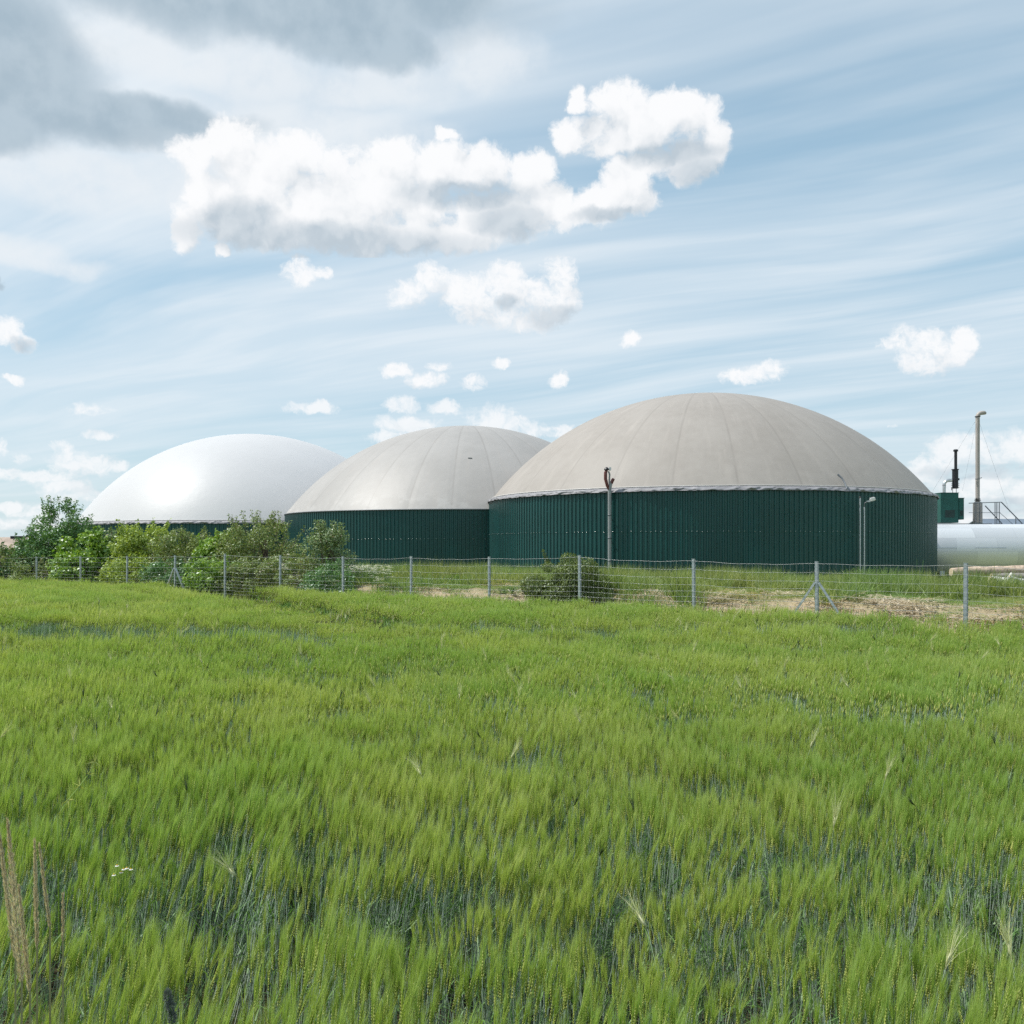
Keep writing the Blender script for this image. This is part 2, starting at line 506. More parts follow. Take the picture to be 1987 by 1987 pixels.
wall_sheets(M['green_wall'])
M['green_box'] = mat('green_box_paint', (0.009, 0.088, 0.075), 0.45, 0.0, 0.4, var=0.12, vscale=1.5)
M['screw'] = mat('bright_screw', (0.7, 0.72, 0.72), 0.4, 0.3)
M['grey_pipe'] = mat('grey_plastic_pipe', (0.27, 0.29, 0.295), 0.45, 0.0, var=0.1, vscale=5)
M['hose'] = mat('brown_rubber_hose', (0.13, 0.035, 0.03), 0.5)
M['dark'] = mat('black_metal', (0.013, 0.014, 0.018), 0.45, 0.0, var=0.2, vscale=4)
M['steel'] = mat('brushed_steel', (0.62, 0.64, 0.65), 0.32, 0.85, var=0.08, vscale=6)
M['stack'] = mat('beige_grey_stack_paint', (0.36, 0.335, 0.31), 0.5, 0.0, var=0.08, vscale=2)
M['rail'] = mat('grey_rail', (0.13, 0.15, 0.17), 0.5, 0.3)
M['lamp'] = mat('white_lamp_housing', (0.75, 0.75, 0.75), 0.4)
M['log_bark'] = mat('pale_peeled_log', (0.48, 0.375, 0.29), 0.85, var=0.35, vscale=6, bump=0.6, bscale=14)
M['log_grey'] = mat('grey_bark_log', (0.22, 0.205, 0.195), 0.9, var=0.35, vscale=7, bump=0.8, bscale=18)
M['log_white'] = mat('white_bark_log', (0.80, 0.78, 0.76), 0.75, var=0.08, vscale=9, bump=0.4, bscale=12)
M['log_end'] = mat('cut_log_end', (0.62, 0.50, 0.36), 0.8, var=0.2, vscale=12)
M['bark'] = mat('branch_bark', (0.10, 0.075, 0.055), 0.9, var=0.3, vscale=8)
M['grassA'] = leaf_mat('bank_grass_blade', (0.140, 0.200, 0.050), (0.410, 0.440, 0.160), 0.38, 0.5, 0.04, c3=(0.55, 0.48, 0.28), macro=(0.70, 0.92, 0.85), mscale=0.22)
M['hay'] = leaf_mat('dry_hay_blade', (0.36, 0.30, 0.21), (0.72, 0.63, 0.50), 0.25, 0.6, 0.02, c3=(0.22, 0.28, 0.08))


# ------------------------------------------------------------------ terrain
FA = np.array([9.64, 19.9]); FU = np.array([-0.8203, 0.5719]); FN = np.array([0.5719, 0.8203])   # fence line: point, direction to the far end, normal away from the field


def sm(x, a, b):
    t = np.clip((x - a) / (b - a), 0, 1)
    return t * t * (3 - 2 * t)


def fd(x, y):
    return (x - FA[0]) * FN[0] + (y - FA[1]) * FN[1]


def hgt(x, y):
    d = fd(x, y)
    h = (1.05 - .22 * sm(d, 3, 12) - .28 * sm(d, 12, 24)) * sm(d, 0.1, 2.4) * (1 - 0.97 * sm(d, 24, 31))
    h = h - .05 * sm(d, 4, 14) + sm(d, 0.5, 4) * (1 - sm(d, 24, 31)) * (0.06 * np.sin(x * 0.9 + y * 0.3) * np.sin(y * 0.7 - x * 0.2) + 0.05 * np.sin(x * 2.3) * np.sin(y * 1.9 + x))
    # far rise of the land
    r = np.hypot(x, y)
    far = sm(r, 500, 2300) * (18 + 16 * np.sin(np.arctan2(x, y) * 7.0 + 1.0) + 22 * sm(np.arctan2(x, y), 0.2, 0.46) + 5 * np.sin(np.arctan2(x, y) * 31))
    return h + far


def graded(a, b, step, far, grow):
    c = list(np.arange(a, b + 1e-6, step)); s = step; x = c[-1]; up = []
    while x < far:
        s *= grow; x += s; up.append(x)
    s = step; x = c[0]; dn = []
    while x > -far:
        s *= grow; x -= s; dn.append(x)
    return np.array(dn[::-1] + c + up)


def build_ground():
    xs = graded(-45, 40, 0.6, 6000, 1.12); ys = graded(-4, 85, 0.6, 6000, 1.12)
    X, Y = np.meshgrid(xs, ys)
    Z = hgt(X, Y)
    V = np.stack([X, Y, Z], -1).reshape(-1, 3)
    nx = len(xs); ny = len(ys)
    i = np.arange(nx - 1)[None, :] + nx * np.arange(ny - 1)[:, None]
    Q = np.stack([i, i + 1, i + 1 + nx, i + nx], -1).reshape(-1, 4)
    m = bpy.data.materials.new('soil_and_turf'); m.use_nodes = True
    t = NT(m.node_tree); bs = t.n['Principled BSDF']; bs.inputs['Roughness'].default_value = 0.95
    bs.inputs['Specular IOR Level'].default_value = 0.1
    pos = t.new('ShaderNodeNewGeometry').outputs['Position']
    d = t.vmath('DOT_PRODUCT', t.vmath('SUBTRACT', pos, (FA[0], FA[1], 0)), (FN[0], FN[1], 0), out=1)
    n1 = t.noise(pos, 0.8, 6, 0.6); n2 = t.noise(pos, 6.0, 5, 0.65)
    soil = t.mix(n2, (0.030, 0.026, 0.016), (0.085, 0.075, 0.045))
    turf = t.mix(n2, (0.085, 0.120, 0.035), (0.24, 0.25, 0.10))
    hay = t.mix(n2, (0.20, 0.16, 0.09), (0.48, 0.40, 0.28))
    dn = t.math('ADD', d, t.math('MULTIPLY', t.math('SUBTRACT', n1, 0.5), 4.5))
    g = t.mix(t.smooth(dn, 1.7, 3.1), hay, turf)
    g = t.mix(t.smooth(d, -0.3, 0.5), soil, g)
    dist = t.vmath('LENGTH', pos, out=1)
    woods = t.mix(t.smooth(t.noise(pos, 0.006, 4, 0.6), 0.42, 0.58), (0.10, 0.15, 0.09), (0.045, 0.085, 0.075))
    g = t.mix(t.smooth(dist, 180, 700), g, woods)
    t.l.new(g, bs.inputs['Base Color'])
    b = t.new('ShaderNodeBump'); b.inputs['Strength'].default_value = 0.7; b.inputs['Distance'].default_value = 0.05
    t.l.new(n2, b.inputs['Height']); t.l.new(b.outputs[0], bs.inputs['Normal'])
    me = mesh_np('ground', V, Q, m, smooth=True)
    o = bpy.data.objects.new('ground', me)
    tag(link(o), kind='structure')


build_ground()


# ------------------------------------------------------------------ gas storage tanks
R_T = 17.5


def tank_centre(azc, d):
    a = math.radians(azc)
    return (d * math.sin(a), d * math.cos(a))


def dome_mat(name, c1, c2, seams, rough, seam_dark=0.55, stain=(0.9, 0.9, 0.9), seed=0.0, spec=0.3, chalk=0.0, off=0.0):
    m = bpy.data.materials.new(name); m.use_nodes = True
    t = NT(m.node_tree); bs = t.n['Principled BSDF']
    bs.inputs['Roughness'].default_value = rough
    bs.inputs['Specular IOR Level'].default_value = spec
    tc = t.new('ShaderNodeTexCoord').outputs['Object']
    sp = t.new('ShaderNodeSeparateXYZ'); t.l.new(tc, sp.inputs[0])
    sh = t.vmath('ADD', tc, (seed, seed * 2, seed))
    n = t.noise(sh, 0.22, 6, 0.6); n2 = t.noise(sh, 1.8, 5, 0.65)
    col = t.mix(t.smooth(t.math('ADD', t.math('MULTIPLY', n, 0.7), t.math('MULTIPLY', n2, 0.3)), 0.35, 0.65), c1, c2)
    ang = t.math('ARCTAN2', sp.outputs[1], sp.outputs[0])
    rad = t.vmath('LENGTH', t.vmath('MULTIPLY', tc, (1, 1, 0)), out=1)
    if seams:
        u = t.math('FRACT', t.math('ADD', t.math('MULTIPLY', ang, seams / (2 * math.pi)), off))
        du = t.math('ABSOLUTE', t.math('SUBTRACT', u, 0.5))
        w = t.math('MULTIPLY', t.math('MULTIPLY', du, 2 * math.pi / seams), rad)     # metres from the seam
        line = t.smooth(w, 0.03, 0.11, 1.0, 0.0)
        line = t.math('MULTIPLY', line, t.smooth(rad, 1.2, 3.0))
        brk = t.smooth(t.noise(sh, 0.9, 3, 0.6), 0.3, 0.6, 0.35, 1.0)
        line = t.math('MULTIPLY', line, brk)
        col = t.mix(t.math('MULTIPLY', line, seam_dark), col, (0.16, 0.145, 0.13))
        panel = t.math('FLOOR', t.math('ADD', t.math('MULTIPLY', ang, seams / (2 * math.pi)), off + 0.5))
        wn = t.new('ShaderNodeTexWhiteNoise', noise_dimensions='1D'); t.l.new(panel, wn.inputs['W'])
        col = t.mix(t.math('MULTIPLY', wn.outputs[0], 0.10), col, c1)
    # cross welds, rain streaks running down the membrane
    st = t.new('ShaderNodeCombineXYZ'); t.l.new(t.math('MULTIPLY', ang, 26.0), st.inputs[0]); t.l.new(t.math('MULTIPLY', sp.outputs[2], 0.35), st.inputs[1])
    sn = t.noise(st.outputs[0], 1.0, 4, 0.6, dims='2D')
    col = t.mix(t.smooth(sn, 0.5, 0.8, 0.0, 0.16), col, stain)
    if chalk:
        zn = t.math('ADD', sp.outputs[2], t.math('MULTIPLY', n2, 1.8))
        ck = t.math('MULTIPLY', t.smooth(zn, 1.2, 3.0, 1.0, 0.0), t.smooth(t.noise(sh, 0.7, 5, 0.7), 0.48, 0.6))
        col = t.mix(t.math('MULTIPLY', ck, chalk), col, (0.80, 0.80, 0.79))
    t.l.new(col, bs.inputs['Base Color'])
    b = t.new('ShaderNodeBump'); b.inputs['Strength'].default_value = 0.25; b.inputs['Distance'].default_value = 0.06
    hh = t.noise(sh, 0.8, 3, 0.5)
    if seams:
        hh = t.math('ADD', hh, t.math('MULTIPLY', t.smooth(w, 0.0, 0.5), 0.6))
    t.l.new(hh, b.inputs['Height']); t.l.new(b.outputs[0], bs.inputs['Normal'])
    return m


def make_tank(az, d, rim_px, dome_h, dmat, label, band=None, ribs=336, R_T=17.5):
    cx, cy = tank_centre(az, d)
    zr = EYE + rim_px
    root = empty('gas_storage_tank', (cx, cy, 0))
    tag(root, label, 'storage tank', 'domed biogas storage tanks')
    # corrugated wall
    prof = [(0.0, 0.0), (0.30, 0.0), (0.42, -0.065), (0.88, -0.065)]
    a = []; rr = []
    for i in range(ribs):
        for u, dr in prof:
            a.append(2 * math.pi * (i + u) / ribs); rr.append(R_T + dr)
    a = np.array(a); rr = np.array(rr); n = len(a)
    zs = [-0.3, zr * 0.55, zr * 0.55 + 0.012, zr - 0.02]
    lip = [0, 0, 0.006, 0.006]
    V = np.concatenate([np.stack([(rr + l) * np.cos(a), (rr + l) * np.sin(a), np.full(n, z)], -1) for z, l in zip(zs, lip)])
    k = np.arange(n); kn = (k + 1) % n
    Q = np.concatenate([np.stack([k + j * n, kn + j * n, kn + (j + 1) * n, k + (j + 1) * n], -1) for j in range(len(zs) - 1)])
    Vl = V.tolist(); Ql = Q.tolist(); mi = [0] * len(Ql)
    rs = random.Random(int(d))
    for i in range(ribs):                        # screws in a ring just above the sheet joint
        if rs.random() < 0.35: continue
        an = 2 * math.pi * (i + 0.15) / ribs
        c = Vector((math.cos(an) * (R_T + 0.008), math.sin(an) * (R_T + 0.008), zr * 0.55 + 0.06 + rs.uniform(-.02, .02)))
        tx = Vector((-math.sin(an), math.cos(an), 0)); s = 0.016; nn = Vector((math.cos(an), math.sin(an), 0)) * 0.012
        b = len(Vl)
        for ux, uz in ((-s, -s), (s, -s), (s, s), (-s, s)):
            Vl.append(list(c + tx * ux + Vector((0, 0, uz))))
        Vl.append(list(c + nn))
        for q in ((0, 1), (1, 2), (2, 3), (3, 0)):
            Ql.append([b + q[0], b + q[1], b + 4]); mi.append(1)
    me = mesh_np('wall', Vl, Ql, [M['green_wall'], M['screw']], mi)
    link(bpy.data.objects.new('wall', me), root)
    # membrane dome (spherical cap), slightly faceted by its gores
    r0 = R_T - (0.30 if band else 0.02)
    z0 = zr + (0.02 if not band else band * 0.9)
    Hc = dome_h
    Rs = (r0 * r0 + Hc * Hc) / (2 * Hc)
    nr, na = 44, 192
    vs = []
    for i in range(nr):
        ph = math.asin(min(1, r0 / Rs)) * (1 - i / nr)
        if Hc > r0: ph = ph
        r = Rs * math.sin(ph); z = Rs * math.cos(ph) - (Rs - Hc)
        for j in range(na):
            th = 2 * math.pi * j / na
            wob = 1 + 0.0012 * mnoise.noise(Vector((math.cos(th) * 3, math.sin(th) * 3, i * .1)))
            vs.append((r * wob * math.cos(th), r * wob * math.sin(th), z0 + z))
    vs.append((0, 0, z0 + Hc))
    fs = []
    for i in range(nr - 1):
        for j in range(na):
            a_ = i * na + j; b_ = i * na + (j + 1) % na
            fs.append((a_, b_, b_ + na, a_ + na))
    for j in range(na):
        fs.append(((nr - 1) * na + j, (nr - 1) * na + (j + 1) % na, len(vs) - 1))
    me = mesh_np('membrane_dome', np.array(vs) - np.array([0, 0, z0]), fs, dmat, smooth=True)
    o = link(bpy.data.objects.new('membrane_dome', me), root); o.location = (0, 0, z0)
    # rim: wrinkled skirt of membrane with a cable on top, or a thin dark clamp ring
    if band:
        nb = 1500; rows = 7
        V = []
        for i in range(rows):
            u = i / (rows - 1)
            for j in range(nb):
                th = 2 * math.pi * j / nb
                arc = th * R_T
                w1 = mnoise.noise(Vector((arc * 2.1 + u * 1.8, u * 1.2, d)))
                w2 = mnoise.noise(Vector((arc * 2.9 - u * 2.2, u * 2.0, d + 9)))
                bulge = 0.10 + 0.07 * math.sin(math.pi * u) + (0.20 * abs(w1) + 0.10 * w2) * (0.4 + 0.6 * math.sin(math.pi * u))
                drop = (1 - u) * 0.035 * mnoise.noise(Vector((arc * 0.9, 3, d)))
                r = R_T + bulge - .36 * u if i < rows - 1 else R_T - 0.32
                V.append((r * math.cos(th), r * math.sin(th), zr - 0.04 + band * u + drop))
        k = np.arange(nb); kn = (k + 1) % nb
        Q = np.concatenate([np.stack([k + j * nb, kn + j * nb, kn + (j + 1) * nb, k + (j + 1) * nb], -1) for j in range(rows - 1)])
        me = mesh_np('rim_skirt', np.array(V), Q, M['skirt'], smooth=True)
        link(bpy.data.objects.new('rim_skirt', me), root)
        pts = [(math.cos(2 * math.pi * j / 360) * (R_T - 0.24), math.sin(2 * math.pi * j / 360) * (R_T - 0.24), zr + band * 0.97 + 0.015 * mnoise.noise(Vector((j * .9, 0, 0)))) for j in range(361)]
        MB().tube(pts, 0.028, 6).build('rim_cable', M['cable'], root, True)
    else:
        pts = [(math.cos(2 * math.pi * j / 360) * (R_T + 0.03), math.sin(2 * math.pi * j / 360) * (R_T + 0.03), zr + 0.02) for j in range(361)]
        MB().tube(pts, 0.05, 6).build('clamp_ring', M['rail'], root, True)
    return root, (cx, cy), zr


def on_dome(c, zr, H, px, py, z0off=0.30):
    z0 = zr + z0off * .9; r0 = R_T - .02
    Rs = (r0 * r0 + H * H) / (2 * H)
    cen = Vector((c[0], c[1], z0 + H - Rs)); o = Vector((0, 0, EYE)); dr = (P(px, py, 1.0) - o).normalized()
    oc = o - cen; bq = oc.dot(dr); q = bq * bq - (oc.dot(oc) - Rs * Rs)
    return o + dr * (-bq - math.sqrt(max(q, 0)))

M['skirt'] = mat('grey_wrinkled_skirt', (0.23, 0.23, 0.245), 0.6, 0.0, var=0.15, vscale=1.5)
M['cable'] = mat('pale_rim_cable', (0.66, 0.65, 0.63), 0.6)
dm1 = dome_mat('taupe_membrane', (0.292, 0.270, 0.246), (0.332, 0.310, 0.285), 26, 0.62, 0.26, (0.50, 0.46, 0.42), 3.0, off=0.3)
dm2 = dome_mat('pale_grey_membrane', (0.325, 0.316, 0.304), (0.368, 0.358, 0.346), 30, 0.50, 0.26, (0.42, 0.375, 0.335), 11.0, chalk=0.10, off=0.1)
dm3 = dome_mat('white_membrane', (0.515, 0.52, 0.53), (0.535, 0.54, 0.55), 0, 0.42, 0.0, (0.54, 0.54, 0.55), 21.0, spec=0.14)
tank1, c1, zr1 = make_tank(11.6, 77.6, 3.58, 8.45, dm1, 'large green corrugated tank with a taupe seamed dome and a pipe up its wall', band=0.30)
tank2, c2, zr2 = make_tank(-2.8, 92.0, 2.95, 8.8, dm2, 'green tank with a pale grey dome between the taupe one and the white one')
pv = on_dome(c2, zr2, 8.8, 912, 889, 0.022)
MB().box((pv.x - c2[0], pv.y - c2[1], pv.z), (.34, .2, .09), bev=.02).build('vent_cap', M['grey_pipe'], tank2)
tank3, c3, zr3 = make_tank(-15.5, 110.7, 2.2, 10.3, dm3, 'far green tank with a glossy white seamless dome behind the bushes', band=0.30, R_T=19.0)


def on_wall(c, px, off=0.0):
    """point on the near side of a tank's wall along the sight line through a pixel column"""
    k = (px - CX) / F
    # line (k*y, y) meets circle radius R_T+off
    r = R_T + off
    A = k * k + 1; B = -2 * (k * c[0] + c[1]); C = c[0] ** 2 + c[1] ** 2 - r * r
    y = (-B - math.sqrt(max(B * B - 4 * A * C, 0))) / (2 * A)
    return k * y, y


# vertical vent pipe with hoses at its head
x, y = on_wall(c1, 1183, 0.32)
root = empty('vent_pipe', (x, y, 0))
tag(root, 'grey vertical vent pipe with a forked top on the taupe domed tank', 'pipe')
O = (x, y, 0)
top = P(1181, 950, y).z
b = MB().tube([(0, 0, 0), (0, 0, 2.3), (0, 0, top)], 0.118, 16)
b.tube([(0, 0, top), (0.05, 0, top + .25), (0.12, 0, top + .5)], [0.115, .10, .09], 12)
b.build('pipe', M['grey_pipe'], root, True)
for z in (1.4, 2.9, 4.4):
    bb = MB().lathe([(0.125, 0), (0.14, 0.02), (0.14, 0.07), (0.125, 0.09)], (0, 0, z), 16)
    bb.box((0, 0.2, z + .04), (0.06, 0.36, 0.06))
    bb.build('pipe_clamp', M['rail'], root)
MB().tube([(-0.02, -.02, top - .1), (-0.16, -.02, top + .25), (-0.27, 0, top + .7), (-0.27, 0, top + 1.1), (-0.2, 0, top + 1.28)], [0.06, .10, .11, .11, .09], 12).build('hose', M['hose'], root, True)
MB().tube([(0.10, 0, top + .4), (0.20, 0, top + .62), (0.26, 0, top + .72)], [0.10, .11, .09], 12).build('hose', M['hose'], root, True)
MB().tube([(0.02, 0.02, top), (-0.02, 0.02, top + .6), (0.0, .02, top + 1.0), (-.08, 0.02, top + 1.2)], .06, 10).build('riser', M['grey_pipe'], root, True)
MB().lathe([(0.05, 0), (0.16, 0.02), (0.17, .08), (.12, .16), (.05, .22)], (-0.2, 0, top + 1.25), 14).build('relief_valve', M['dark'], root, True)
MB().box((0.02, 0, top + 1.36), (0.16, 0.14, 0.24), bev=.03).build('valve_cap', M['lamp'], root)

# short hose lying on the taupe dome
pts = [on_dome(c1, zr1, 8.45, a_, b_) for a_, b_ in ((1625, 923), (1633, 930), (1639, 940), (1643, 951))]
nrm = Vector((-0.1, -0.7, .6))
MB().tube([p_ + nrm * .12 for p_ in pts], [.06, .055, .05, .05], 8).build('hose', M['rail'], None, True)
hz_ = bpy.data.objects['hose'] if False else COL.objects[-1]
tag(hz_, 'short dark hose hanging down the lower edge of the taupe dome', 'hose')

# camera mast: two thin poles with a lamp head
for (px_, ytop, lab, lamp) in ((1669, 966, 'thin tall bare pole on the dark side of the big tank', False), (1677, 984, 'thin shorter pole with a floodlight on an arm by the big tank', True)):
    x, y = on_wall(c1, px_, 0.5)
    root = empty('thin_pole' if not lamp else 'floodlight_pole', (x, y, 0))
    tag(root, lab, 'pole' if not lamp else 'lamp pole')
    zt = P(px_, ytop, y).z
    MB().tube([(0, 0, -.1), (0, 0, zt)], .048, 10).build('pole', M['galv'], root, True)
    if lamp:
        MB().tube([(0, 0, zt - .05), (0.0, -.05, zt + .25), (0.35, -.1, zt + .45)], .03, 8).build('arm', M['rail'], root, True)
        MB().box((0.48, -.12, zt + .5), (0.34, .2, .24), bev=.04, R=Matrix.Rotation(-.25, 3, 'Y')).build('lamp_head', M['lamp'], root)
        MB().box((0.22, -.12, zt + .36), (0.22, .16, .1), bev=.02).build('junction_box', M['galv'], root)
    else:
        MB().lathe([(0.075, 0), (.08, .03), (.05, .08)], (0, 0, zt), 10).build('cap', M['dark'], root)


# ------------------------------------------------------------------ silver lying tank
def silver():
    YC = 79.0; RAD = 2.3
    x0 = 33.9; x1 = 62.0; zc = 1.98
    m = bpy.data.materials.new('aluminium_cladding'); m.use_nodes = True
    t = NT(m.node_tree); bs = t.n['Principled BSDF']
    tc = t.new('ShaderNodeTexCoord').outputs['Object']
    sp = t.new('ShaderNodeSeparateXYZ'); t.l.new(tc, sp.inputs[0])
    br = t.new('ShaderNodeTexBrick'); br.offset = 0.5
    ang = t.math('ARCTAN2', sp.outputs[2], t.math('MULTIPLY', sp.outputs[1], -1.0))
    cv = t.new('ShaderNodeCombineXYZ'); t.l.new(sp.outputs[0], cv.inputs[0]); t.l.new(t.math('MULTIPLY', ang, RAD), cv.inputs[1])
    t.l.new(cv.outputs[0], br.inputs['Vector'])
    br.inputs['Scale'].default_value = 1.0; br.inputs['Brick Width'].default_value = 3.4; br.inputs['Row Height'].default_value = 1.15
    br.inputs['Mortar Size'].default_value = 0.012; br.inputs['Bias'].default_value = 0.0
    br.inputs['Color1'].default_value = (0.50, 0.52, 0.54, 1); br.inputs['Color2'].default_value = (0.80, 0.82, 0.83, 1); br.inputs['Mortar'].default_value = (0.28, 0.30, 0.32, 1)
    c = t.mix(0.5, (0.80, 0.82, 0.84), br.outputs[0])
    t.l.new(c, bs.inputs['Base Color'])
    bs.inputs['Metallic'].default_value = 0.45; bs.inputs['Roughness'].default_value = 0.44
    rs = random.Random(3)
    prof = [(x0, 0.55), (x0, RAD - .35), (x0 + .08, RAD - .12), (x0 + .3, RAD)] + [(x0 + .3 + 1.7 * i, RAD) for i in range(1, 17)]
    b = MB(); n = 96; base = 0
    for (xx, r) in prof:
        for k in range(n):
            an = 2 * math.pi * k / n
            rr = r * (1 + 0.002 * mnoise.noise(Vector((xx * .8, an * 2, 1))))
            b.v.append((xx, YC - rr * math.cos(an), zc + rr * math.sin(an)))
    for i in range(len(prof) - 1):
        for k in range(n):
            a_ = i * n + k; b_ = i * n + (k + 1) % n
            b.f.append((a_, a_ + n, b_ + n, b_)); b.m.append(0)
    b.f.append(tuple(range(n))); b.m.append(0)
    b.f.append(tuple((len(prof) - 1) * n + k for k in range(n))[::-1]); b.m.append(0)
    root = empty('silver_tank', (x0 + 8, YC, 0))
    tag(root, 'long silver clad tank lying on its side behind the pile of logs', 'tank')
    me_o = b.build('shell', m, None, True, origin=(x0 + 8, YC, zc))
    me_o.parent = root; me_o.location = (0, 0, zc)
    # bright sheets lapped over the cladding
    M['patch'] = mat('bright_metal_sheet', (0.86, 0.88, 0.90), 0.28, 0.6)
    for (xa, w, a0, a1) in ((12.0 - 8, 1.9, 0.02, 0.62), (14.4 - 8, 2.3, -0.1, 0.75), (3.3 - 8, 2.9, -.62, -.60), (7.6 - 8, 2.9, -.62, -.60), (.5 - 8, 2.4, .12, .14), (4.4 - 8, 2.6, .12, .14)):
        q = MB(); seg = 8
        for i in range(seg + 1):
            an = a0 + (a1 - a0) * i / seg
            for xx in (xa, xa + w):
                for rr in (RAD + .004, RAD + .03):
                    q.v.append((xx + 0.25 * i / seg * (1 if a1 - a0 > .1 else 0), -rr * math.cos(an), zc + rr * math.sin(an)))
        for i in range(seg):
            o_ = i * 4
            for f_ in ((1, 3, 7, 5), (0, 4, 6, 2), (0, 1, 5, 4), (2, 6, 7, 3)):
                q.f.append(tuple(o_ + e for e in f_)); q.m.append(0)
        q.f.append((0, 2, 3, 1)); q.m.append(0); e = seg * 4; q.f.append((e, e + 1, e + 3, e + 2)); q.m.append(0)
        q.build('cladding_patch' if a1 - a0 > .1 else 'cover_strip', M['patch'] if a1 - a0 > .1 else M['galv'], root, True)
    for xx in (2.0 - 8, 10 - 8, 18 - 8):
        MB().box((xx, 0, .1), (.4, 3.2, .9)).build('support_saddle', M['galv'], root)


silver()

# ------------------------------------------------------------------ engine house group to the right
YB = 84.0
px = lambda a, b: P(a, b, YB)
# platform roof of a container standing behind the silver tank
zt = px(1870, 1016).z
root = empty('plant_container', (px(1868, 1016).x, YB + 1.5, 0))
tag(root, 'low dark container with a flat roof walkway behind the silver tank', 'container')
MB().box((0, 0, zt / 2 - .1), (4.6, 3.4, zt - .2), bev=.04).build('body', M['green_box'], root)
MB().box((0, 0, zt - .07), (4.9, 3.8, .14)).build('roof_deck', M['rail'], root)

def gbox(px0, px1, py0, py1, depth, lab, yoff=0.0):
    a_ = px(px0, py0); b_ = px(px1, py1)
    w = b_.x - a_.x; h = a_.z - b_.z
    root = empty('green_housing', ((a_.x + b_.x) / 2, YB + yoff, b_.z))
    tag(root, lab, 'machine housing')
    MB().box((0, 0, h / 2), (w, depth, h - .04), bev=.03).build('casing', M['green_box'], root)
    MB().box((0, 0, h - .01), (w + .06, depth + .06, .05)).build('lid', M['green_box'], root)
    q = MB()
    for i in range(7): q.box((0, -depth / 2 - .012, h * .2 + i * h * .035), (w * .55, .02, h * .018))
    q.build('louvre', M['dark'], root)
    return root
zt0 = 1015.3
gbox(1818, 1852, 957, zt0, 1.6, 'tall dark green metal housing under the silver bent pipe')
gbox(1853.5, 1863.5, 967, 1009, 1.2, 'narrow green metal cabinet beside the taller green housing', -.1)

# bent silver pipe and black filter canister
a_ = px(1832, 957)
root = empty('bent_pipe', (a_.x, YB, a_.z)); tag(root, 'silver elbow pipe rising from the green housing to the black filter', 'pipe')
k = 1 / F * YB
pts = [(0, 0, 0), (0, 0, 16 * k)] + [((1 - math.cos(t_)) * 9 * k, 0, 16 * k + math.sin(t_) * 9 * k) for t_ in np.linspace(.25, math.pi / 2, 7)] + [(14.5 * k, 0, 25 * k)]
MB().tube(pts, 3.1 * k, 14).build('pipe', M['steel'], root, True)
MB().lathe([(4.6 * k, 0), (4.6 * k, 1.2 * k)], (0, 0, 0), 16).build('flange', M['dark'], root)
MB().lathe([(3.4 * k, 0), (3.4 * k, .7 * k)], (0, 0, 15 * k), 16).build('flange', M['dark'], root)
a_ = px(1853.5, 948)
root = empty('exhaust_filter', (a_.x, YB, a_.z)); tag(root, 'black filter canister with a slim black chimney above the green housing', 'filter')
MB().lathe([(5.0 * k, 0), (5.6 * k, .6 * k), (5.6 * k, 36 * k), (6.8 * k, 36.3 * k), (6.8 * k, 37.6 * k), (4 * k, 38 * k)], (0, 0, 0), 18).build('canister', M['dark'], root, True)
MB().lathe([(2.7 * k, 0), (2.7 * k, 33.5 * k), (4.4 * k, 34 * k), (4.4 * k, 37 * k), (3 * k, 38 * k)], (1.0 * k, 0, 38 * k), 14).build('chimney', M['dark'], root, True)
q = MB()
for z in (2, 5.5, 9, 18): q.tube([(-8 * k, 0, z * k), (8 * k, 0, z * k)], .55 * k, 6)
q.tube([(7 * k, 0, 16 * k), (7 * k, 0, 20 * k)], 1.4 * k, 8)
q.tube([(-7 * k, 0, -3.5 * k), (-7 * k, 0, 2 * k)], .7 * k, 6)
q.build('clamp_bolt', M['dark'], root)
q = MB()
for xx in (-3.5, 3.5): q.box((xx * k, 3 * k, -33 * k + 16.5 * k), (.8 * k, .8 * k, 33 * k))
q.build('support_leg', M['rail'], root)

# tall beige chimney
a_ = px(1897, 1014)
root = empty('exhaust_chimney', (a_.x, YB, a_.z)); tag(root, 'tall beige grey exhaust chimney with a bent top held by guy wires', 'chimney')
MB().lathe([(8.6 * k, 0), (8.6 * k, 37 * k), (7.6 * k, 39 * k), (4 * k, 41 * k)], (0, 0, 0), 24).build('silencer', M['stack'], root, True)
pts = [(0, 0, 40 * k), (0, 0, 120 * k), (0, 0, 205 * k)] + [((1 - math.cos(t_)) * 9 * k, 0, 205 * k + math.sin(t_) * 8 * k) for t_ in np.linspace(.3, math.pi / 2, 6)] + [(13 * k, 0, 213 * k), (16 * k, 0, 211.5 * k)]
MB().tube(pts, [3.9 * k] * 3 + [4.0 * k] * 6 + [3.9 * k, 2.2 * k], 16).build('stack_pipe', M['stack'], root, True)
for z, r in ((42, 6.0), (45, 5.4), (205, 5.2)):
    MB().lathe([(r * k, 0), (r * k, 1.1 * k)], (0, 0, z * k), 18).build('flange', M['dark'], root)
MB().lathe([(4.3 * k, 0), (4.3 * k, 1.0 * k)], (0, 0, 84 * k), 18).build('joint_ring', M['rail'], root)
MB().tube([(3.5 * k, 0, 86 * k), (8.2 * k, 0, 87 * k)], .8 * k, 6).build('stub', M['rail'], root)
for dx, dz, dy in ((-82, 62, 0.5), (-40, 60, -1.0), (55, 20, -.6)):
    MB().tube([(0, 0, 204 * k), (dx * k, dy, dz * k)], .006, 5).build('guy_wire', M['rail'], root)

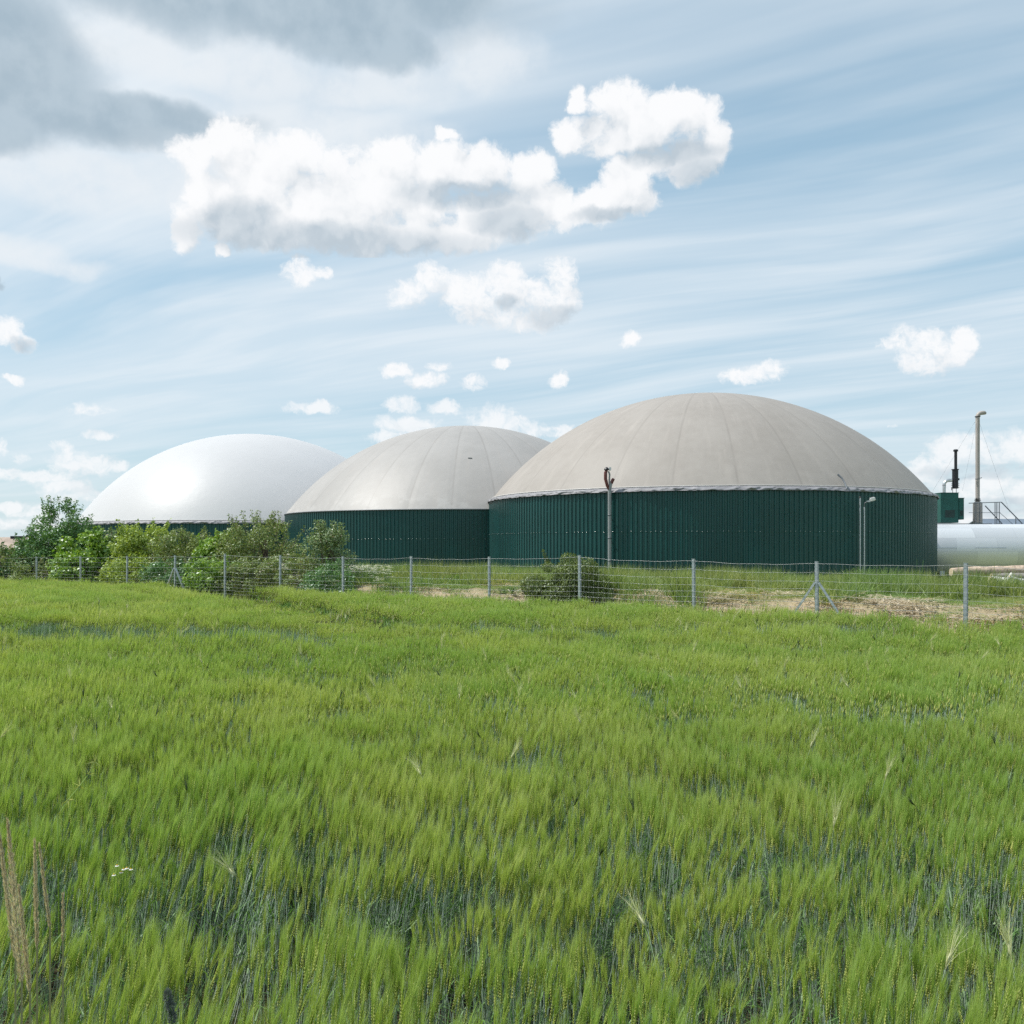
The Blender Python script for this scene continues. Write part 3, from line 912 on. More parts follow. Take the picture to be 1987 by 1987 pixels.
# railing with the stair handrails
a_ = px(1895, 1015)
root = empty('walkway_railing', (a_.x, YB - 1.6, a_.z)); tag(root, 'grey tubular railing round the walkway and down the steps', 'railing')
X_ = lambda v: (v - 1895) * k
Zr = lambda v: (1015 - v) * k
q = MB().tube([(X_(1863), 0, Zr(978)), (X_(1925), 0, Zr(976))], .035, 8).tube([(X_(1863), 0, Zr(996)), (X_(1923), 0, Zr(996))], .022, 6)
q.tube([(X_(1925), 0, Zr(976)), (X_(1964), 0, Zr(1016)), (X_(1966), 0, Zr(1034))], .05, 8)
q.tube([(X_(1904), .9, Zr(982)), (X_(1936), .9, Zr(1016)), (X_(1938), .9, Zr(1030))], .05, 8)
q.tube([(X_(1921), .1, Zr(994)), (X_(1948), .1, Zr(1018))], .022, 6)
q.build('handrail', M['rail'], root, True)
for v in (1877, 1884, 1913.5, 1917, 1921.5, 1953):
    MB().tube([(X_(v), .05, -.3), (X_(v), .05, Zr(977 if v < 1930 else 1005))], .04, 8).build('rail_post', M['rail'], root, True)
q = MB()
for i in range(8): q.box((X_(1925) + i * .26, .5, -.1 - i * .27), (.3, .9, .04))
q.build('step', M['rail'], root)

# barns on the skyline, right and left
M['barn_roof'] = mat('blue_grey_barn_roof', (0.15, 0.19, 0.24), 0.6, var=0.15, vscale=.2)
M['barn_wall'] = mat('pale_barn_wall', (0.42, 0.40, 0.38), 0.8, var=0.1, vscale=.4)
M['tile_roof'] = mat('brown_sheet_roof', (0.34, 0.27, 0.22), 0.8, var=0.2, vscale=.8)

def barn(x, y, w, dp, hw, hr, rz, lab, roofm, zbase=0.0):
    root = empty('barn', (x, y, zbase), rz); tag(root, lab, 'barn')
    MB().box((0, 0, hw / 2), (w, dp, hw)).build('wall', M['barn_wall'], root)
    q = MB(); e = .5
    for s_ in (-1, 1):
        a0 = Vector((0, s_ * (dp / 2 + e), hw - .25)); a1 = Vector((0, 0, hw + hr)); th = Vector((0, 0, .18))
        vs = []
        for xx in (-w / 2 - e, w / 2 + e):
            for b_ in (a0, a1):
                vs += [b_ + Vector((xx, 0, 0)), b_ + Vector((xx, 0, 0)) + th]
        q.add(vs, [(0, 1, 3, 2), (4, 6, 7, 5), (1, 5, 7, 3), (0, 2, 6, 4), (0, 4, 5, 1), (2, 3, 7, 6)])
    q.add([(-w / 2, -dp / 2, hw), (-w / 2, dp / 2, hw), (-w / 2, 0, hw + hr)], [(0, 1, 2)])
    q.add([(w / 2, -dp / 2, hw), (w / 2, dp / 2, hw), (w / 2, 0, hw + hr)], [(0, 1, 2)])
    q.build('roof', roofm, root)
    MB().box((0, -dp / 2 - .03, 1.6), (3.6, .06, 3.2)).build('door', M['rail'], root)
    for xx in (-w * .32, w * .32):
        MB().box((xx, -dp / 2 - .03, hw * .62), (1.6, .06, .9)).build('window', M['dark'], root)
    return root
barn(P(2015, 1012, 210).x, 210, 30, 16, 5.2, 3.2, .15, 'long low barn with a blue grey roof on the skyline past the steps', M['barn_roof'])
lb = barn(P(-12, 1060, 100).x, 100, 6.2, 6, 2.2, 1.0, .1, 'small shed with a brown sheet roof beyond the end of the hedge', M['tile_roof'])
MB().box((2.6, 0, 3.35), (1.4, 1.0, .3)).build('roof_vent', M['dark'], lb)

# ------------------------------------------------------------------ fence
def fence_pt(px_):
    k_ = (px_ - CX) / F           # (k*y, y) on the line through FA along FU
    s_ = (k_ * FA[1] - FA[0]) / (FU[0] - k_ * FU[1])
    return FA[0] + s_ * FU[0], FA[1] + s_ * FU[1]


POSTS = [(-10, 1080), (71, 1080), (156, 1080), (246, 1079), (339, 1078), (436, 1075), (543, 1078), (665, 1080), (797, 1080), (949, 1081), (1125, 1078), (1346, 1085), (1585, 1090), (1873, 1093), (2190, 1104), (2640, 1119)]
fr = empty('wire_fence', (float(FA[0]), float(FA[1]), 0))
tag(fr, 'galvanised wire mesh fence on steel posts along the barley field edge', 'fence')
ang_f = math.atan2(FU[1], FU[0])
pp = []
OX, OY = float(FA[0]), float(FA[1])


def post_mesh(h):
    """galvanised steel vineyard post: folded channel with a row of notches up both flanges"""
    b_ = MB(); w = .055; dpt = .035; th = .004
    b_.box((0, -dpt / 2, h / 2 - .2), (w, th, h + .4))
    for s_ in (-1, 1):
        b_.box((s_ * w / 2, 0, h / 2 - .2), (th, dpt, h + .4))
        b_.box((s_ * (w / 2 + .008), dpt / 2, h / 2 - .2), (.018, th, h + .4))
        z = .3
        while z < h - .03:
            b_.box((s_ * (w / 2 + .019), dpt / 2, z), (.010, .012, .035)); z += .09
    b_.box((0, 0, h + .004), (w + .03, dpt + .01, .008))
    return b_


for i, (a_, yt) in enumerate(POSTS):
    x, y = fence_pt(a_)
    h = EYE - (yt - HZ) / F * y
    pp.append((x, y, h))
    o = post_mesh(h).build('post', M['galv'], fr)
    o.location = (x - OX, y - OY, 0); o.rotation_euler = (rnd.uniform(-.006, .006), rnd.uniform(-.006, .006), ang_f + math.pi)
fdir = Vector((FU[0], FU[1], 0)); fnrm = Vector((FN[0], FN[1], 0))
for a_, sp_ in ((339, 1.0), (1585, 1.0)):
    x, y = fence_pt(a_)
    for s_ in (-1, 1):
        h0 = 1.55
        p0 = Vector((x - OX, y - OY, h0)) + fdir * s_ * .04
        p1 = Vector((x - OX, y - OY, .0)) + fdir * s_ * 1.02 * sp_ * (1.0 if s_ < 0 else 1.05) + fnrm * 0.05
        p1 = p1 + (p1 - p0) * .05
        b_ = MB(); dr = (p1 - p0); L = dr.length
        q_ = dr.to_track_quat('Z', 'Y').to_matrix()
        b_.box((p0 + p1) / 2, (.055, .035, L), R=q_)
        b_.box((p0 + p1) / 2 + q_ @ Vector((0.03, .0, 0)), (.012, .05, L), R=q_)
        b_.build('brace', M['galv'], fr)


def hexwire(b_, p, q, r, n=3):
    b_.tube([p, q], r, n, caps=False)


HS = [1.96, 1.76, 1.56, 1.38, 1.22, 1.09, .97, .86, .75, .63, .48, .3]
V = []; Q = []
def seg(p, q, r):
    """thin three-sided wire"""
    p = np.array(p); q = np.array(q); d_ = q - p; d_ /= np.linalg.norm(d_)
    u = np.cross(d_, [0.3, .2, 1.0] if abs(d_[2]) < .8 else [1.0, .1, 0]); u /= np.linalg.norm(u); v = np.cross(d_, u)
    base = len(V)
    for e in (p, q):
        for k_ in range(3):
            an = k_ * 2.0944; V.append(e + (u * math.cos(an) + v * math.sin(an)) * r)
    for k_ in range(3):
        k2 = (k_ + 1) % 3; Q.append((base + k_, base + k2, base + 3 + k2, base + 3 + k_))


for i in range(len(pp) - 1):
    (xa, ya, ha), (xb, yb, hb) = pp[i], pp[i + 1]
    L = math.hypot(xb - xa, yb - ya); nv = max(4, int(L / .15))
    sag = rnd.uniform(.02, .06)
    off = np.array([-FN[0] * .035, -FN[1] * .035, 0])
    def at(u, hh):
        s_ = 4 * u * (1 - u) * sag * (hh / 2.0)
        top = ha + (hb - ha) * u - .04
        return np.array([xa + (xb - xa) * u - OX, ya + (yb - ya) * u - OY, hh / 1.96 * top - s_ + .006 * math.sin(u * 17 + hh * 9)]) + off
    for hh in HS:
        r = .0042 if hh > 1.9 else .0031
        for j in range(nv):
            seg(at(j / nv, hh), at((j + 1) / nv, hh), r)
    for j in range(1, nv):
        for m_ in range(len(HS) - 1):
            seg(at(j / nv, HS[m_]), at(j / nv, HS[m_ + 1]), .0011)
me = mesh_np('wire_mesh', np.array(V), np.array(Q), M['wire'])
link(bpy.data.objects.new('wire_mesh', me), fr)


# ------------------------------------------------------------------ bushes and the small tree
def crown_mesh(name, clumps, nleaf, lsize, matl, seed, squash=0.75, narrow=0.5, droop=0.0):
    """leaf-sized folded blades spread through a crown made of many small clumps"""
    g = np.random.default_rng(seed)
    cl = np.array([c[:3] for c in clumps]); cr = np.array([c[3] for c in clumps])
    w = cr ** 2; w = w / w.sum()
    idx = g.choice(len(cl), nleaf, p=w)
    dr = g.normal(size=(nleaf, 3)); dr /= np.linalg.norm(dr, axis=1)[:, None]
    rad = cr[idx] * np.minimum(1.25, 0.35 + 0.65 * g.random(nleaf) ** 0.45 + g.exponential(.07, nleaf))
    dr[:, 2] *= squash
    c = cl[idx] + dr * rad[:, None]
    # leaf frame
    nrm = dr * 0.8 + g.normal(size=(nleaf, 3)) * .65 + np.array([0, 0, .55]); nrm /= np.linalg.norm(nrm, axis=1)[:, None]
    ax = np.cross(nrm, g.normal(size=(nleaf, 3))); ax /= np.linalg.norm(ax, axis=1)[:, None]
    bx = np.cross(nrm, ax)
    s = lsize * (0.6 + .8 * g.random(nleaf))[:, None]
    p0 = c - ax * s * .5; p2 = c + ax * s * .5 - nrm * s * .12
    p1 = c + bx * s * narrow * .5 - nrm * s * .08 * 0; p3 = c - bx * s * narrow * .5
    V_ = np.stack([p0, p1, p2, p3], 1).reshape(-1, 3)
    Q_ = np.arange(nleaf * 4).reshape(-1, 4)
    return mesh_np(name, V_, Q_, matl)


def make_bush(name, cat, label, pxc, pytop, pxw, Y, seed, matl, nleaf, lsize, stems=7, shape='round', narrow=.55, group=None, pyb=None, twig=0.6, inner=True):
    g = random.Random(seed)
    top = P(pxc, pytop, Y); x = top.x; W = pxw / F * Y / 2 * 1.12
    zb = float(hgt(np.array(x), np.array(Y))) - .05
    if pyb is not None: zb = P(pxc, pyb, Y).z
    H = top.z - zb
    root = empty(name, (x, Y, zb)); tag(root, label, cat, group)
    clumps = []
    D = W * .85
    n = int(26 + 10 * H * W)
    for i in range(n):
        for _ in range(30):
            u = g.uniform(-1, 1); v = g.uniform(-1, 1); w = g.uniform(0.04, 1)
            if shape == 'round': env = math.sqrt(max(0, 1 - (max(w - .38, 0) / .62) ** 2)) * (0.78 + .22 * min(1, w / .3))
            elif shape == 'tree': env = 1.05 * math.sin(math.pi * min(1, max(0.12, w) ** .8)) ** .7 if w > .15 else .55
            else: env = 1.0 - .75 * w ** 1.4
            r = math.hypot(u, v)
            if r < env and (r > .25 or w > .7 or g.random() < .3): break
        cr = (0.19 + .17 * g.random()) * min(W * 1.1, H * .8) * (1.15 - .50 * w)
        z = w * H - cr * .35 * (w > .8)
        clumps.append((u * W * .92, v * D, max(cr * .5, z), cr))
    # wispy shoots that break the outline
    m_ = int(10 * twig * (1 + H / 3))
    shoots = []
    for i in range(m_):
        an = g.uniform(0, math.tau); w = g.uniform(.45, 1.0)
        env = math.sqrt(max(0.04, 1 - (max(w - .38, 0) / .62) ** 2)) if shape != 'spiky' else 1 - .7 * w
        bx_, by_ = math.cos(an) * W * env * .85, math.sin(an) * D * env * .85
        ln = g.uniform(.12, .3) * H; tip = Vector((bx_ * 1.12 + g.uniform(-.2, .2) * W * .5, by_ * 1.1, min(w * H + ln, H * 1.06)))
        base = Vector((bx_ * .8, by_ * .8, w * H * .85)); shoots.append((base, tip))
        for q_ in range(5):
            p_ = base.lerp(tip, .35 + .65 * q_ / 4); clumps.append((p_.x, p_.y, p_.z, .045 * H * (1.25 - q_ * .16)))
    me_ = crown_mesh('foliage', clumps, nleaf, lsize, matl, seed, narrow=narrow)
    link(bpy.data.objects.new('foliage', me_), root)
    b_ = MB()
    for i in range(stems):
        an = g.uniform(0, math.tau); c_ = g.choice(clumps[:n])
        p0 = Vector((math.cos(an) * .12 * W, math.sin(an) * .12 * W, -.1)); p3 = Vector(c_[:3]) * 1.0
        p1 = p0.lerp(p3, .4) + Vector((g.uniform(-.1, .1), g.uniform(-.1, .1), .1 * H)); p2 = p0.lerp(p3, .75) + Vector((g.uniform(-.1, .1), g.uniform(-.1, .1), .05 * H))
        r0 = .018 * H; b_.tube([p0, p1, p2, p3], [r0, r0 * .7, r0 * .4, r0 * .15], 6)
        for _ in range(3):
            c2_ = g.choice(clumps[:n]); b_.tube([p2, p2.lerp(Vector(c2_[:3]), .5) + Vector((0, 0, .05 * H)), Vector(c2_[:3])], [r0 * .35, r0 * .22, r0 * .1], 5)
    for s0, s1 in shoots: b_.tube([s0, s0.lerp(s1, .5), s1], [r0 * .22, r0 * .15, r0 * .07], 4)
    b_.build('branches', M['bark'], root)
    return root


L_bright = leaf_mat('fresh_green_leaf', (0.135, 0.278, 0.032), (0.286, 0.430, 0.063), .35, .4, .07, c3=(0.30, 0.36, 0.10))
L_yellow = leaf_mat('yellow_green_leaf', (0.214, 0.312, 0.050), (0.409, 0.507, 0.106), .35, .45, .06)
L_dark = leaf_mat('dark_green_leaf', (0.070, 0.180, 0.044), (0.170, 0.310, 0.090), .28, .4, .08)
L_olive = leaf_mat('olive_hawthorn_leaf', (0.137, 0.216, 0.058), (0.307, 0.364, 0.125), .28, .45, .06, c3=(0.26, 0.20, 0.12))
L_grey = leaf_mat('grey_green_leaf', (0.151, 0.247, 0.096), (0.321, 0.408, 0.182), .25, .45, .07, c3=(0.25, 0.2, .12))
L_oliv2 = leaf_mat('dark_olive_leaf', (0.090, 0.140, 0.035), (0.210, 0.265, 0.080), .25, .45, .05)
GB = 'bushes of the hedge on the bank'
B_ = [
 ('tree', 'tree', 'small dark green tree with an airy pointed crown left of the white dome', 116, 975, 122, 45.5, 1, L_dark, 13000, .15, 'tree', .38, None),
 ('bush', 'bush', 'dark rounded bush at the foot of the small airy tree', 52, 1040, 100, 44, 2, L_dark, 8000, .12, 'round', .5, GB),
 ('bush', 'bush', 'low olive bush at the far end of the hedge by the shed', 12, 1064, 90, 43.5, 3, L_olive, 6500, .10, 'round', .5, GB),
 ('bush', 'bush', 'dense fresh green bush with broad leaves just right of the small tree', 168, 1028, 104, 42.5, 4, L_bright, 8000, .15, 'round', .75, GB),
 ('bush', 'bush', 'tall loose grey green bush under the left rim of the white dome', 232, 1018, 92, 44, 5, L_grey, 8000, .13, 'round', .5, GB),
 ('bush', 'bush', 'bright yellow green bush standing highest before the white dome', 282, 1012, 120, 41.5, 6, L_yellow, 12000, .12, 'round', .6, GB),
 ('bush', 'bush', 'rounded olive bush between the yellow green one and a fresh green one', 362, 1026, 124, 40, 7, L_olive, 14000, .09, 'round', .55, GB),
 ('bush', 'bush', 'fresh green bush with its top below the green tank wall, beside a tall hawthorn', 428, 1034, 96, 39, 8, L_bright, 8500, .13, 'round', .7, GB),
 ('hawthorn', 'bush', 'tall olive hawthorn with stray branches before the joint of two tanks', 508, 1000, 150, 38, 9, L_olive, 18000, .09, 'round', .5, GB),
 ('hawthorn', 'bush', 'wispy hawthorn standing alone before the pale domed tank wall', 636, 1018, 128, 34.5, 10, L_grey, 12500, .085, 'spiky', .5, GB),
 ('bush', 'bush', 'low olive bush filling the gap between the two hawthorns', 575, 1072, 130, 34.3, 11, L_olive, 9000, .09, 'round', .5, GB),
 ('bush', 'bush', 'low yellow green bush in the hedge foot under the yellow green one', 262, 1078, 120, 39.3, 12, L_yellow, 8000, .10, 'round', .5, GB),
 ('bush', 'bush', 'low fresh green bush behind the second fence post of the hedge', 148, 1074, 90, 41.5, 13, L_bright, 6000, .12, 'round', .7, GB),
 ('bush', 'bush', 'low dark bush in the hedge foot behind the braced post', 345, 1082, 130, 37.7, 14, L_dark, 9000, .09, 'round', .5, GB),
 ('bush', 'bush', 'low olive bush at the field end of the hedge, under the dark rounded one', 72, 1084, 110, 42.6, 16, L_olive, 8000, .10, 'round', .5, GB),
 ('bush', 'bush', 'low fresh green bush between the braced post and the next straight one', 418, 1080, 120, 36.3, 17, L_bright, 7000, .11, 'round', .6, GB),
 ('bush', 'bush', 'low brownish bush in the shade at the foot of the tall hawthorn', 492, 1080, 130, 35.2, 18, L_olive, 9000, .09, 'round', .5, GB),
 ('bush', 'bush', 'low dark bush hugging the foot of the wispy hawthorn', 648, 1088, 110, 32.3, 19, L_dark, 8000, .08, 'round', .5, GB),
 ('bush', 'bush', 'dark green bush standing on its own behind the fence before the big tank', 1112, 1076, 158, 26.9, 15, L_oliv2, 42000, .060, 'round', .5, None),
]
for (nm, ct, lab, pxc, pyt, pxw, Y, sd_, lm, nl, ls, shp, nw, grp) in B_:
    make_bush(nm, ct, lab, pxc, pyt, pxw, Y, sd_, lm, nl, ls, shape=shp, narrow=nw, group=grp, twig=1.6 if nm == 'hawthorn' else (1.4 if nm == 'tree' else (.12 if sd_ == 15 else .6)), stems=10 if shp in ('tree', 'spiky') else 6)


# ------------------------------------------------------------------ scattered plants (instanced stuff)
def scatter(name, pts, rots, scls, idx, protos, label, kind='stuff'):
    me = bpy.data.meshes.new(name)
    n = len(pts)
    me.vertices.add(n); me.vertices.foreach_set('co', np.asarray(pts, dtype=np.float32).ravel())
    a = me.attributes.new('rot', 'FLOAT_VECTOR', 'POINT'); a.data.foreach_set('vector', np.asarray(rots, dtype=np.float32).ravel())
    a = me.attributes.new('scl', 'FLOAT_VECTOR', 'POINT'); a.data.foreach_set('vector', np.asarray(scls, dtype=np.float32).ravel())
    a = me.attributes.new('idx', 'INT', 'POINT'); a.data.foreach_set('value', np.asarray(idx, dtype=np.int32))
    me.update()
    o = bpy.data.objects.new(name, me); link(o)
    tag(o, kind=kind)
    if label: o['label'] = label
    c = bpy.data.collections.new(name + '_sources')
    for i, pm in enumerate(protos):
        po = bpy.data.objects.new('%s_source_%02d' % (name, i), pm); c.objects.link(po)
    ng = bpy.data.node_groups.new(name + '_scatter', 'GeometryNodeTree')
    ng.interface.new_socket('Geometry', in_out='INPUT', socket_type='NodeSocketGeometry')
    ng.interface.new_socket('Geometry', in_out='OUTPUT', socket_type='NodeSocketGeometry')
    N = ng.nodes; L = ng.links
    gi = N.new('NodeGroupInput'); go = N.new('NodeGroupOutput')
    ci = N.new('GeometryNodeCollectionInfo'); ci.inputs['Collection'].default_value = c
    ci.inputs['Separate Children'].default_value = True; ci.inputs['Reset Children'].default_value = True
    iop = N.new('GeometryNodeInstanceOnPoints'); iop.inputs['Pick Instance'].default_value = True

    def na(nm, ty):
        q = N.new('GeometryNodeInputNamedAttribute'); q.data_type = ty; q.inputs['Name'].default_value = nm
        return q.outputs['Attribute']
    L.new(gi.outputs[0], iop.inputs['Points']); L.new(ci.outputs[0], iop.inputs['Instance'])
    L.new(na('idx', 'INT'), iop.inputs['Instance Index'])
    L.new(na('rot', 'FLOAT_VECTOR'), iop.inputs['Rotation'])
    L.new(na('scl', 'FLOAT_VECTOR'), iop.inputs['Scale'])
    L.new(iop.outputs[0], go.inputs[0])
    md = o.modifiers.new('scatter', 'NODES'); md.node_group = ng
    return o


class TM:
    """triangle/quad soup for plant tufts, kept as tris"""
    def __init__(self): self.v = []; self.f = []; self.m = []

    def ribbon(self, p, d, side, L, w0, w1, mi, seg=1, bend=(0, 0, 0)):
        p = np.array(p, float); d = np.array(d, float); side = np.array(side, float); bend = np.array(bend, float)
        b = len(self.v)
        for i in range(seg + 1):
            u = i / seg; c = p + d * L * u + bend * u * u; w = w0 + (w1 - w0) * u
            if i == seg and w1 == 0: self.v.append(c)
            else: self.v.append(c - side * w / 2); self.v.append(c + side * w / 2)
        for i in range(seg):
            a = b + 2 * i
            if i == seg - 1 and w1 == 0: self.f.append((a, a + 1, a + 2))
            else: self.f.append((a, a + 1, a + 3)); self.f.append((a, a + 3, a + 2)); self.m.append(mi)
            self.m.append(mi)

    def tube3(self, p, q, r0, r1, mi):
        p = np.array(p, float); q = np.array(q, float); d = q - p
        u = np.cross(d, [1, .3, 0]); u /= np.linalg.norm(u) + 1e-9; v = np.cross(d, u); v /= np.linalg.norm(v) + 1e-9
        b = len(self.v)
        for c, r in ((p, r0), (q, r1)):
            for k_ in range(3): self.v.append(c + (u * math.cos(k_ * 2.0944) + v * math.sin(k_ * 2.0944)) * r)
        for k_ in range(3):
            k2 = (k_ + 1) % 3
            self.f.append((b + k_, b + k2, b + 3 + k2)); self.f.append((b + k_, b + 3 + k2, b + 3 + k_)); self.m += [mi, mi]

    def spindle(self, p, d, L, w, mi):
        d = np.array(d, float); u = np.cross(d, [.9, .3, .1]); u /= np.linalg.norm(u); v = np.cross(d, u)
        p = np.array(p, float); b = len(self.v)
        self.v.append(p); self.v.append(p + d * L)
        for k_ in range(4): self.v.append(p + d * L * .4 + (u * math.cos(k_ * 1.5708) + v * math.sin(k_ * 1.5708)) * w / 2)
        for k_ in range(4):
            k2 = (k_ + 1) % 4
            self.f.append((b, b + 2 + k2, b + 2 + k_)); self.f.append((b + 1, b + 2 + k_, b + 2 + k2)); self.m += [mi, mi]

    def mesh(self, name, mats): return mesh_np(name, np.array(self.v), np.array(self.f), mats, self.m)


def rv(g, s=1.0):
    v = g.normal(size=3); v /= np.linalg.norm(v); return v * s


def barley_tuft(g, n, rad, lod):
    t = TM()
    for i in range(n):
        r = rad * math.sqrt(g.random()); a = g.random() * math.tau
        x, y = r * math.cos(a), r * math.sin(a)
        hh = 0.735 + g.normal() * .035            # height of the ear base
        lean = g.normal(size=2) * .045
        base = np.array([x, y, 0]); knee = base + np.array([lean[0] * .4, lean[1] * .4, hh * .6]); tip = base + np.array([lean[0], lean[1], hh])
        z0 = 0.0 if lod < 2 else .25
        if lod == 0:
            t.tube3(base, knee, .0023, .0021, 0); t.tube3(knee, tip, .0021, .0014, 0)
        elif lod == 1:
            s_ = rv(g); s_[2] = 0; s_ /= np.linalg.norm(s_)
            t.ribbon(base + np.array([0, 0, .15]), (tip - base) / np.linalg.norm(tip - base), s_, hh - .15, .0055, .004, 0)
        # ear direction: close to the stem, nodding down-wind (+x)
        d = np.array([lean[0] * 1.5 + .03 + g.normal() * .09, lean[1] * 1.5 + g.normal() * .06, 1.0]); d /= np.linalg.norm(d)
        EL = .075 + g.random() * .02
        if lod == 0:
            side = np.cross(d, rv(g)); side /= np.linalg.norm(side); fr_ = np.cross(d, side)
            nk = 8
            for k_ in range(nk):                     # two rows of kernels
                for s_ in (-1, 1):
                    c = tip + d * EL * (k_ / nk) + side * s_ * .0028
                    dk = d + side * s_ * .22; dk /= np.linalg.norm(dk)
                    t.spindle(c, dk, .0125, .0042, 1)
            t.spindle(tip, d, EL, .006, 1)
        else:
            t.spindle(tip, d, EL, .0125 if lod == 1 else .02, 1)
        na, wa = ((30, .0019), (13, .0036), (7, .0080))[lod]
        for k_ in range(na):
            u = k_ / na
            p0 = tip + d * EL * (0.12 + .85 * u)
            sp_ = rv(g); dd = d + sp_ * (.17 - .07 * u); dd /= np.linalg.norm(dd)
            L = (.105 + .04 * g.random()) * (1.0 if lod < 2 else 1.15)
            side = np.cross(dd, rv(g)); side /= np.linalg.norm(side)
            t.ribbon(p0, dd, side, L, wa, 0, 2, seg=2 if lod == 0 else 1, bend=(L * .12 * g.random(), 0, -L * .03))
        # leaves
        nl = (3, 2, 1)[lod]
        for k_ in range(nl):
            if g.random() < .25: continue
            zl = hh * (.35 + .5 * (k_ + g.random()) / nl)
            p0 = base + (tip - base) * (zl / hh); a = g.random() * math.tau
            o_ = np.array([math.cos(a), math.sin(a), 0.0]); up = .9 + g.random() * 1.4
            dl = o_ + np.array([0, 0, up]); dl /= np.linalg.norm(dl); L = .13 + g.random() * .10
            side = np.cross(dl, o_ + np.array([0, 0, .1])); side /= np.linalg.norm(side) + 1e-9
            tw = rv(g) * .5; side = side + tw - dl * np.dot(tw, dl); side /= np.linalg.norm(side)
            t.ribbon(p0, dl, side, L, (.009, .011, .016)[lod], 0.0, 3, seg=3 if lod == 0 else 2, bend=o_ * L * .45 * g.random() + np.array([0, 0, -L * (.1 + .5 * g.random())]))
    return t.mesh('barley_tuft', [M['stem'], M['ear'], M['awn'], M['blade']])


def vnoise(x, y, s, seed=0.0):
    return np.array([mnoise.noise(Vector((a * s, b * s, seed))) for a, b in zip(x, y)])


# wheel track (tramline) courses across the field, as (x, y) polylines
TRACKS = [[(-16, 17.6), (-8.8, 15.9), (-5.8, 15.0), (-3.5, 14.5), (-2.6, 14.3)],
          [(-12.0, 33.0), (-8.1, 26.5), (-5.0, 20.5), (-3.3, 17.7), (-1.5, 16.7), (.3, 16.5), (5.0, 16.9), (9.7, 17.4), (16, 17.2)]]


def track_dist(x, y, tracks=None):
    best = np.full(len(x), 99.0)
    for tr in (tracks or TRACKS):
        for (ax, ay), (bx_, by_) in zip(tr[:-1], tr[1:]):
            dx, dy = bx_ - ax, by_ - ay; u = np.clip(((x - ax) * dx + (y - ay) * dy) / (dx * dx + dy * dy), 0, 1)
            # signed: positive beyond the course (away from the viewer)
            qx, qy = ax + u * dx, ay + u * dy
            dd = np.hypot(x - qx, y - qy) * np.where(y > qy, 1, -1)
            best = np.where(np.abs(dd) < np.abs(best), dd, best)
    return best


def field_points(y0, y1, dens, seed, side=4.0, kx=.60):
    g = np.random.default_rng(seed)
    W = kx * y1 + side; A = 2 * W * (y1 - y0); n = int(A * dens)
    x = g.uniform(-W, W, n); y = g.uniform(y0, y1, n)
    k_ = (np.abs(x) < kx * y + side) & (fd(x, y) < -.25)
    return x[k_], y[k_], g


def rot_from(yaw, lx, ly):
    """euler for: random yaw first, then a tilt towards (lx, ly)"""
    out = np.zeros((len(yaw), 3))
    for i in range(len(yaw)):
        T = Matrix.Rotation(ly[i], 3, Vector((-1, 0, 0))) @ Matrix.Rotation(lx[i], 3, Vector((0, 1, 0))) @ Matrix.Rotation(yaw[i], 3, 'Z')
        e = T.to_euler(); out[i] = (e.x, e.y, e.z)
    return out


def barley_band(y0, y1, dens, seed, lod, feather):
    x, y, g = field_points(y0, y1, dens, seed)
    n1 = vnoise(x, y, .9, 3.0); n2 = vnoise(x, y, .33, 8.0); n3 = vnoise(x, y, 2.2, 5.0)
    td = track_dist(x, y)
    keep = np.ones(len(x), bool)
    gap = np.exp(-(td / .42) ** 2)
    keep &= g.random(len(x)) > gap * 1.1
    # thin strip in the foreground where the stems show, and thin patches
    strip = np.exp(-((y - (4.15 + .12 * np.sin(x * 1.3) + n1 * .5)) / .55) ** 2)
    patch = np.clip((n2 + n1 * .4 - .18) * 3, 0, 1) * sm(y, 7.5, 3.0)
    strip2 = np.exp(-((y - 2.95) / .28) ** 2) * sm(x + n1 * .4, 0.2, 1.2)
    keep &= g.random(len(x)) > np.clip(strip * .58 + strip2 * .15 + patch * .22, 0, .8)
    x, y, n1, n2, n3, td, strip, strip2 = [q[keep] for q in (x, y, n1, n2, n3, td, strip, strip2)]
    s = 1.0 + n2 * .12 + n1 * .13 + n3 * .13 + vnoise(x, y, 4.5, 31.0) * .10 + g.normal(size=len(x)) * .03
    for ti, tr in enumerate(TRACKS):           # the crop dips behind each wheel track and stands up again beyond it
        t1 = track_dist(x, y, [tr]); wd = (3.0, 2.0)[ti]
        ins = sm(x, -18, -15) * (1 - sm(x, -3.4, -2.2)) if ti == 0 else 1.0
        s *= 1 - .46 * sm(t1, -.15, .25) * (1 - sm(t1, wd, wd + .35)) * ins
        s *= 1 + .09 * np.exp(-((t1 + .8) / .8) ** 2) * ins
    s *= 1 - .10 * strip - .06 * strip2
    s *= (1 + .05 * (fd(x, y) > -1.0) * g.normal(size=len(x)))
    yaw = (g.random(len(x)) - .5) * 1.6
    lx = .05 + n2 * .16 + n1 * .13 + g.normal(size=len(x)) * .07
    ly = vnoise(x, y, .5, 21.0) * .22 + n3 * .08 + g.normal(size=len(x)) * .05
    rot = rot_from(yaw, lx, ly)
    pts = np.stack([x, y, hgt(x, y) - .01], -1)
    scl = np.stack([np.ones(len(x)), np.ones(len(x)), s], -1)
    return pts, rot, scl, g


